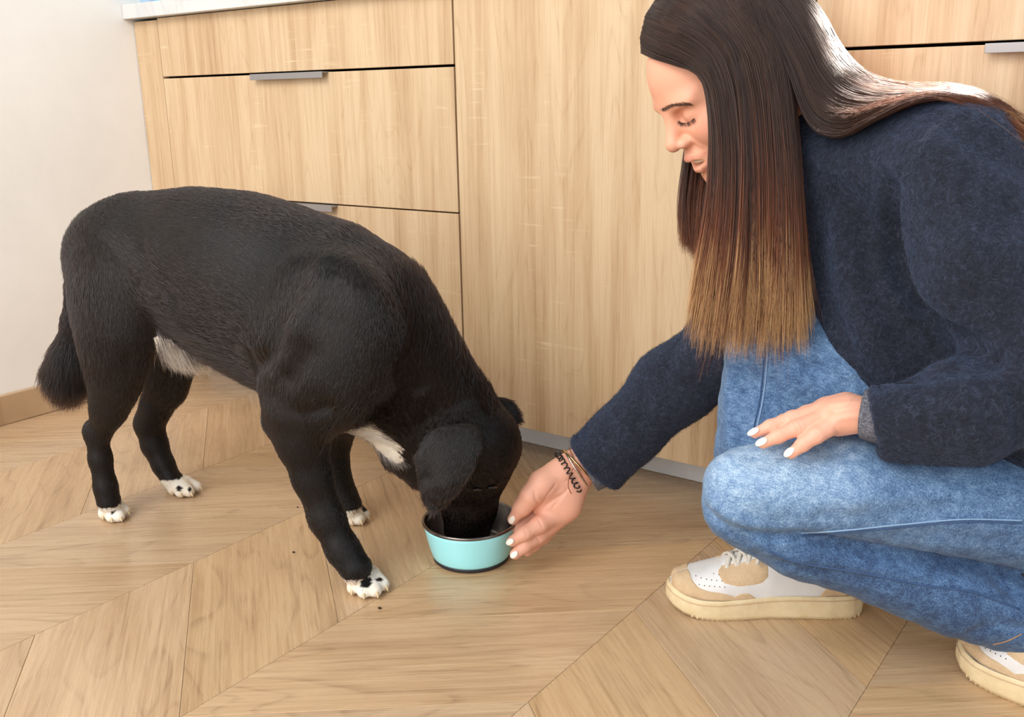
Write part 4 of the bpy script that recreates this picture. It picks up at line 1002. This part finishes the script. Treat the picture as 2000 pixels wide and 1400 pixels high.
# ------------------------------------------------------------------ her hair
def hair():
    m = 16
    rng = np.random.default_rng(11)
    G_near = [
        [(1254, 104, 1.240), (1280, 116, 1.205), (1325, 130, 1.180), (1370, 148, 1.166), (1386, 200, 1.162), (1392, 280, 1.160), (1386, 400, 1.166), (1366, 520, 1.175), (1346, 655, 1.185)],
        [(1252, 72, 1.245), (1295, 92, 1.200), (1350, 116, 1.168), (1388, 160, 1.158), (1400, 220, 1.154), (1408, 300, 1.152), (1404, 410, 1.156), (1392, 530, 1.166), (1374, 672, 1.175)],
        [(1262, 30, 1.250), (1320, 56, 1.190), (1385, 96, 1.160), (1416, 160, 1.150), (1428, 240, 1.147), (1434, 320, 1.146), (1432, 430, 1.149), (1424, 550, 1.156), (1410, 680, 1.165)],
        [(1284, -5, 1.255), (1355, 22, 1.188), (1425, 80, 1.156), (1452, 160, 1.147), (1462, 240, 1.143), (1467, 330, 1.142), (1465, 440, 1.145), (1460, 560, 1.150), (1448, 685, 1.158)],
        [(1315, -30, 1.258), (1400, 6, 1.188), (1465, 80, 1.156), (1490, 170, 1.147), (1498, 250, 1.144), (1503, 340, 1.143), (1503, 440, 1.145), (1500, 560, 1.15), (1492, 690, 1.156)],
        [(1350, -44, 1.258), (1445, 0, 1.19), (1505, 90, 1.158), (1525, 180, 1.151), (1534, 260, 1.147), (1540, 350, 1.146), (1543, 450, 1.148), (1543, 560, 1.15), (1538, 685, 1.155)],
        [(1380, -48, 1.256), (1476, 0, 1.195), (1530, 100, 1.166), (1548, 190, 1.160), (1555, 270, 1.155), (1560, 350, 1.152), (1566, 450, 1.150), (1572, 560, 1.15), (1580, 670, 1.152)]]
    G_far = [[(1300, -10, 1.29), (1330, 40, 1.32), (1350, 180, 1.325), (1340, 300, 1.318), (1330, 400, 1.312), (1338, 500, 1.308)],
             [(1330, -20, 1.29), (1370, 40, 1.33), (1392, 190, 1.33), (1372, 300, 1.318), (1358, 410, 1.31), (1360, 520, 1.305)],
             [(1360, -20, 1.29), (1400, 40, 1.33), (1430, 190, 1.33), (1410, 320, 1.318), (1400, 440, 1.30), (1400, 600, 1.28)]]
    G_back = [
        [(1440, -50, 1.25), (1545, -35, 1.255), (1600, 20, 1.25), (1640, 95, 1.22), (1690, 145, 1.185), (1770, 168, 1.14), (1860, 170, 1.10), (1935, 195, 1.085), (2030, 268, 1.075)],
        [(1430, -50, 1.23), (1540, -20, 1.225), (1595, 50, 1.21), (1640, 125, 1.19), (1700, 165, 1.15), (1780, 178, 1.105), (1870, 182, 1.075), (1950, 218, 1.06), (2040, 300, 1.05)],
        [(1415, -46, 1.22), (1515, -5, 1.195), (1572, 80, 1.175), (1622, 165, 1.16), (1690, 195, 1.13), (1770, 190, 1.09), (1860, 186, 1.06), (1950, 225, 1.045), (2040, 310, 1.035)],
        [(1405, -44, 1.22), (1498, 10, 1.18), (1552, 110, 1.162), (1600, 210, 1.150), (1665, 228, 1.125), (1735, 206, 1.085), (1820, 188, 1.055), (1905, 200, 1.04), (2000, 262, 1.03)],
        [(1398, -42, 1.22), (1485, 20, 1.178), (1538, 130, 1.158), (1582, 240, 1.146), (1640, 266, 1.125), (1700, 236, 1.09), (1770, 200, 1.06), (1850, 182, 1.045), (1940, 210, 1.035)]]
    def bundle(G, n, thick, jit, tip, cut, k_to=1.0, grav=True, clump=0.0):
        S = np.array([spline(np.array(g, float), m) for g in G]); K = len(G)
        # a few hundred locks, each with its own course; strands gather along them and close into points at the tips
        nl = max(8, n//34); t0 = rng.random(nl); lj = rng.normal(0, 1, (nl, 3)); lc = rng.uniform(-cut, cut*.55, nl); lz = rng.uniform(-thick, thick, nl)
        li = rng.integers(0, nl, n); w_ = np.linspace(0, 1, m)
        t = np.clip(t0[li]+rng.normal(0, .020, n), 0, .9999)*(K-1); i = t.astype(int); f = (t-i)[:, None, None]
        i2 = np.minimum(i+1, K-1); C = S[i]*(1-f)+S[i2]*f
        tc = np.clip(t0[li], 0, .9999)*(K-1); j = tc.astype(int); g = (tc-j)[:, None, None]; C0 = S[j]*(1-g)+S[np.minimum(j+1, K-1)]*g
        pull = (clump*w_**2.5)[None, :, None]*rng.uniform(.4, 1, n)[:, None, None]; C = C*(1-pull)+C0*pull
        C[..., 0] += lj[li, 0][:, None]*jit*.8*np.sin(w_*math.pi*.5)[None]+rng.normal(0, jit*.4, n)[:, None]*(.35+.4*w_)[None]+np.sin(w_[None]*rng.uniform(2, 5, nl)[li][:, None]+rng.uniform(0, 6, nl)[li][:, None])*jit*.22*w_[None]
        C[..., 1] += (rng.normal(0, jit*.30, n)+0*lj[li, 1])[:, None]*(.3+w_)[None]*(0 if grav else 1)
        C[..., 2] += (lz[li]+rng.normal(0, thick*.22, n))[:, None]*(.25+.75*np.sin(np.minimum(w_*2.2, 1)*math.pi*.5))[None]
        C[..., 0] += (lj[li, 2]*tip*.7+rng.normal(0, tip*.5, n))[:, None]*(w_**5)[None]
        s = (.955+lc[li]*.55+rng.uniform(-cut*.42, cut*.30, n)) if clump else 1+lc[li]+rng.uniform(-cut*.5, cut*.35, n)
        idx = np.clip(w_[None]*s[:, None]*(m-1), 0, m-1.0001); a = idx.astype(int); ff = (idx-a)[..., None]
        r_ = np.arange(n)[:, None]; a2 = np.minimum(a+1, m-1); Q = C[r_, a]*(1-ff)+C[r_, a2]*ff
        ex = np.maximum(w_[None]*s[:, None]-1, 0)[..., None]*(C[:, -1:, :]-C[:, -3:-2, :])*(m-1)/2; Q = Q+ex
        P = CAM+Q[..., 2:3]*(FW+RT*((Q[..., 0:1]-1000)/FPX)+UP*((700-Q[..., 1:2])/FPX))
        LK = rng.random(nl)[li]
        c = hd(-.020, 0, .038); L = (P-c)@HM.T; q = np.linalg.norm(L/(np.array([.100, .083, .095])*HS), axis=-1, keepdims=True)
        tgt = 1.0+.045*rng.random((n, 1, 1)); L = np.where(q < tgt, L*tgt/np.maximum(q, .2), L)
        return c+L@HM, LK
    (P1, k1), (P2, k2), (P3, k3) = bundle(G_near, 11000, .012, 8, 13, .13, clump=.8), bundle(G_far, 2600, .010, 6, 8, .07, clump=.6), bundle(G_back, 9000, .012, 8, 8, .04, grav=False)
    rad = np.array([1]*(m-4)+[.95, .8, .6, .25])*.00021
    one = lambda k, v: np.full(len(k), v)
    strands('hair', np.concatenate([P1, P2]), rad, M['hair'], woman, {'light': rng.random(len(k1)+len(k2)), 'lock': np.concatenate([k1, k2]), 'reach': np.concatenate([one(k1, 1.0), one(k2, .80)])}, label='long straight brown hair with sun-bleached tips', kind='stuff')
    strands('hair', P3, rad, M['hair'], woman, {'light': rng.random(len(k3)), 'lock': k3, 'reach': one(k3, .75)}, label='long brown hair swept back over the shoulder', kind='stuff')
    n = 240; (F1, q1), (F2, q2) = bundle(G_back, n, .02, 16, 26, .10, grav=False), bundle(G_near, 200, .02, 12, 40, .12)
    strands('flyaway_hair', np.concatenate([F1, F2]), rad*.6, M['hair'], woman, {'light': rng.random(n+200), 'lock': np.concatenate([q1, q2]), 'reach': one(np.concatenate([q1, q2]), .85)}, kind='stuff')
    # dense underlayer that closes the scalp and the curtains
    B = Body()
    B.ell(hd(-.020, 0, .038), HM, np.array([.096, .079, .091])*HS, 0)
    B.cone(hd(.10, 0, .0), hd(.125, 0, -.03), .05, .06, .01, None, 'sub')
    for sg in (1, -1): B.ell(hd(.070, sg*.05, -.005), HM, np.array([.05, .06, .055]), .01, 'sub')
    def slab(rows, k=.001, f=.35):
        B.chain([(at(x, y, D), R(r, D)) for x, y, D, r in rows], k=k, sq=(FW, f))
    slab([(1478, 110, 1.19, 40), (1480, 230, 1.168, 76), (1478, 330, 1.168, 80), (1472, 430, 1.170, 78), (1466, 520, 1.176, 70)], f=.12)
    V, F = B.mesh(.0035); V = relax(V, F, 2, .5)
    link('hair_underlayer', from_arrays('hair_underlayer', V, F), M['hair_base'], woman)
hair()
# ------------------------------------------------------------------ her sneakers (local: x heel->toe, +y towards the viewer, z up)
SHL = .262
_sx = [0, .006, .02, .05, .09, .13, .165, .195, .222, .242, .255, .262]
_sw = [.006, .021, .031, .035, .035, .036, .042, .0455, .043, .034, .021, .004]
def sole_w(x): return np.interp(x, _sx, _sw)
_ux = [.004, .012, .03, .06, .09, .115, .14, .165, .19, .215, .235, .250, .257]
_uw = [.010, .021, .0295, .0325, .0325, .0335, .036, .0395, .0415, .0385, .031, .021, .008]
_uh = [.030, .056, .068, .066, .063, .060, .054, .046, .038, .032, .026, .019, .007]
def base_z(x): return .0315-.007*np.clip((x-.10)/.15, 0, 1)+spring(x)
def spring(x): return .010*np.clip((x-.205)/.06, 0, 1)**2
def up_pt(x, t, off=0.0):
    w_ = np.interp(x, _ux, _uw)+off; h = np.interp(x, _ux, _uh)+off; c, s = np.cos(t), np.sin(t)
    return np.stack([x+off*np.clip((x-.235)/.02, 0, 1)-off*np.clip((.02-x)/.02, 0, 1)+0*t, w_*np.sign(c)*np.abs(c)**.8, base_z(x)+h*np.abs(s)**.85], -1)
def grid(fn, nu, nv, u0=0, u1=1, v0=0, v1=1):
    u, v = np.meshgrid(np.linspace(u0, u1, nu), np.linspace(v0, v1, nv), indexing='ij'); V = fn(u.ravel(), v.ravel())
    F = [(i*nv+j, (i+1)*nv+j, (i+1)*nv+j+1, i*nv+j+1) for i in range(nu-1) for j in range(nv-1)]
    return V, F
def t_of(x, z):          # angle at which the upper reaches height z above its base
    h = np.interp(x, _ux, _uh); return np.arcsin(np.clip(z/h, 0, 1)**(1/.85))
def panel(name, x0, x1, lo, hi, mat, parent, off=.0013, nx=40, nt=10, sides=(1, -1)):
    """overlay between heights lo(x) and hi(x) on one or both sides of the upper"""
    Vs = []
    for sgn in sides:
        def fn(u, v):
            x = x0+(x1-x0)*u; a, b = t_of(x, lo(x)), t_of(x, hi(x)); t = a+(b-a)*v
            edge = np.minimum(np.minimum(v, 1-v)*nt, np.minimum(u, 1-u)*nx*.6); o = off*np.clip(edge, 0, 1)-.0003
            P = up_pt(x, t, 0); Q = up_pt(x, t, .001); P = P+(Q-P)/.001*o[:, None]
            P[:, 1] *= sgn; return P
        V, F = grid(fn, nx, nt); Vs.append((V, F if sgn == 1 else [f[::-1] for f in F]))
    V, F = merge_arrays(Vs); o = bpy.data.objects.new(name, py_mesh(name, V, F)); COL.objects.link(o); o.data.materials.append(mat); o.parent = parent
    return o
def add(name, V, F, mat, parent, smooth=True, **kw):
    o = bpy.data.objects.new(name, py_mesh(name, V, F, smooth)); COL.objects.link(o); o.data.materials.append(mat); o.parent = parent; return tag(o, **kw)
def shoe(origin, ang, detail=True):
    S = empty('sneaker', (0, 0, 0)); S.parent = woman; S.location = Vector(origin)-woman.location; S.rotation_euler = (0, 0, ang)
    S['label'] = 'white and beige leather sneaker with cream rubber sole'
    # cupsole: side wall + bottom, small tread notches underneath
    def side_ring(scale, z):
        out = []
        xs = np.concatenate([np.linspace(0, .02, 8), np.linspace(.03, .235, 40), np.linspace(.24, SHL, 10)])
        for sgn in (1, -1):
            for x in (xs if sgn == 1 else xs[::-1]): out.append(((x-SHL/2)*scale+SHL/2, sgn*sole_w(x)*scale, z(x)))
        return out
    top = lambda x: base_z(x)+.0015; rows = [(.93, lambda x: .0005+spring(x)), (.985, lambda x: .0008+spring(x)), (1.0, lambda x: .006+spring(x)), (1.004, lambda x: .014+spring(x)), (.995, lambda x: top(x)-.004), (.985, top), (.965, lambda x: top(x)+.0006), (.93, lambda x: top(x)-.003)]
    V = []; F = []
    for s_, z in rows: V += side_ring(s_, z)
    n = len(V)//len(rows)
    for i in range(len(rows)-1):
        for k in range(n): j = (k+1) % n; F.append((i*n+k, (i+1)*n+k, (i+1)*n+j, i*n+j))
    F.append(tuple(range(n)))
    add('sole', np.array(V), F, M['sole'], S, label='cream rubber cupsole')
    # stitched groove round the sole wall
    P = np.array(side_ring(1.003, lambda x: top(x)-.0055)); Vt, Ft = tube_arrays(P, .0006, 5, True); add('sole_stitching', Vt, Ft, M['suede'], S)
    Vs = []
    for x in np.concatenate([np.arange(.01, .07, .0065), np.arange(.165, .235, .0065)]):
        for sgn in (1, -1): 
            bmx = sole_w(x)*1.0; c = np.array([x, sgn*(bmx-.0021), .0022+spring(x)]); Vs.append(tube_arrays([c+(0, 0, -.0018), c+(0, 0, .0022)], .0017, 6))
    V, F = merge_arrays(Vs); add('tread_block', V, F, M['sole'], S, kind='stuff')
    # white leather upper
    V, F = grid(lambda u, v: up_pt(.004+.253*u, math.pi*v, -.0002), 70, 36); add('upper', V, F, M['leather'], S)
    it = lambda xs, zs: (lambda x: np.interp(x, xs, zs))
    zero = lambda x: np.zeros_like(x)+.0005
    panel('toe_guard', .147, .2565, zero, it([.147, .158, .168, .176, .186, .196, .206, .222, .230, .235, .2565], [.0012, .010, .0105, .0065, .0105, .0125, .013, .016, .0215, .032, .032]), M['suede'], S, nx=64)
    panel('heel_counter', .005, .066, zero, it([.005, .02, .035, .05, .066], [.030, .050, .034, .022, .0012]), M['suede'], S)
    panel('eyestay', .132, .196, it([.132, .140, .150, .172, .190, .196], [.030, .022, .0200, .0195, .024, .031]), it([.132, .145, .165, .18, .196], [.0585, .0535, .0480, .0435, .0340]), M['suede'], S, nx=30)
    panel('collar_band', .085, .132, it([.085, .105, .132], [.052, .050, .046]), it([.085, .105, .132], [.060, .058, .055]), M['suede'], S, nx=24)
    # perforated vamp
    Vs = []
    for x in np.arange(.186, .238, .0065):
        for z in np.arange(.014, .034, .006):
            for sgn in (1, -1):
                if z > np.interp(x, _ux, _uh)*.93 or z < np.interp(x, [.186, .206, .222, .236], [.013, .015, .018, .03])+.002: continue
                p = up_pt(np.array([x+(.003 if int(z*1000/6) % 2 else 0)]), np.array([t_of(x, z)]), .0002)[0]; p[1] *= sgn
                q = up_pt(np.array([x]), np.array([t_of(x, z)]), .0012)[0]; q[1] *= sgn; nn = (q-p)/np.linalg.norm(q-p)
                Vs.append(tube_arrays([p-nn*.0004, p+nn*.0002], .0007, 6))
    V, F = merge_arrays(Vs); add('perforation', V, F, M['rubber'], S, kind='stuff')
    # tongue and laces
    def tg(u, v): x = .120+.07*u; h = np.interp(x, _ux, _uh); y = (v-.5)*.036; z = base_z(x)+h+.0022-.9*(y/.03)**2*.012; return np.stack([x, y, z], -1)
    V, F = grid(tg, 20, 9); add('tongue', V, F, M['leather'], S)
    def top_pt(x, y, lift): h = np.interp(x, _ux, _uh); return np.array([x, y, base_z(x)+h+lift-.016*(y/.03)**2])
    def lace(pts, wd=.0032):
        P = spline(np.array(pts), 26); Vt, Ft = tube_arrays(P, wd, 8)
        # flat lace: squash the tube vertically about its centre line
        C = np.repeat(P, 8, 0); Vt[:len(C), 2] = C[:, 2]+(Vt[:len(C), 2]-C[:, 2])*.5
        add('lace', Vt, Ft, M['lace'], S)
    for i, x in enumerate((.186, .172, .158, .144, .130)):
        lace([top_pt(x, .023, -.001), top_pt(x-.003, .014, .0045), top_pt(x-.008, 0, .006), top_pt(x-.013, -.014, .0045), top_pt(x-.015, -.023, -.001)])
        lace([top_pt(x, -.023, -.001), top_pt(x-.003, -.014, .005), top_pt(x-.008, 0, .0075), top_pt(x-.013, .014, .005), top_pt(x-.015, .023, -.001)])
    k = top_pt(.122, 0, .010)
    lace([k, k+(.004, .016, .010), k+(-.004, .034, .004), k+(-.016, .036, -.012), k+(-.014, .020, -.006), k+(-.002, .004, .001)], .0028)
    lace([k, k+(.006, -.014, .010), k+(.004, -.030, .004), k+(-.010, -.032, -.006), k+(-.010, -.016, .002), k+(-.002, -.003, .001)], .0028)
    lace([k, k+(.012, .012, .006), k+(.022, .026, -.006), k+(.026, .034, -.020)], .0026)
    lace([k, k+(.014, -.006, .006), k+(.030, -.012, -.004), k+(.036, -.020, -.016)], .0026)
    return S
def put(toe_px, heel_px, back=.036):
    a, b = on_z(*toe_px, .004), on_z(*heel_px, .004); d = (a-b)[:2]/np.linalg.norm((a-b)[:2]); n = np.array([-d[1], d[0]])
    if np.dot(n, CAM[:2]-a[:2]) < 0: n = -n
    return a, b, d, n
a, b, d, n = put((1318, 1200), (1684, 1208))
mid = (a+b)[:2]/2-n*.036; o = mid-d*SHL/2
shoe((o[0], o[1], 0.0), math.atan2(d[1], d[0]))
a, b, d, n = put((1856, 1288), (1990, 1350))
o = a[:2]+d*.002-d*SHL-n*.022
shoe((o[0], o[1], 0.0), math.atan2(d[1], d[0]))
# ------------------------------------------------------------------ crumbs on the floor
for (x, y), r_, lab in (((573, 1078), .0022, 'small brown crumb on the floor left of the front paw'), ((741, 1187), .0026, 'small brown crumb on the floor just below the front paw'), ((581, 990), .0016, 'tiny brown crumb on the floor behind the near foreleg')):
    c = on_z(x, y, r_*.6); bb = Body().ell(c, np.eye(3), [r_, r_*.75, r_*.6], 0); bb.ell(c+np.array([r_*.5, r_*.3, 0]), np.eye(3), [r_*.6, r_*.5, r_*.5], .001)
    V, F = bb.mesh(r_*.3); tag(link('crumb', from_arrays('crumb', V, F), M['crumb']), lab, 'crumb', 'crumbs on the oak floor')
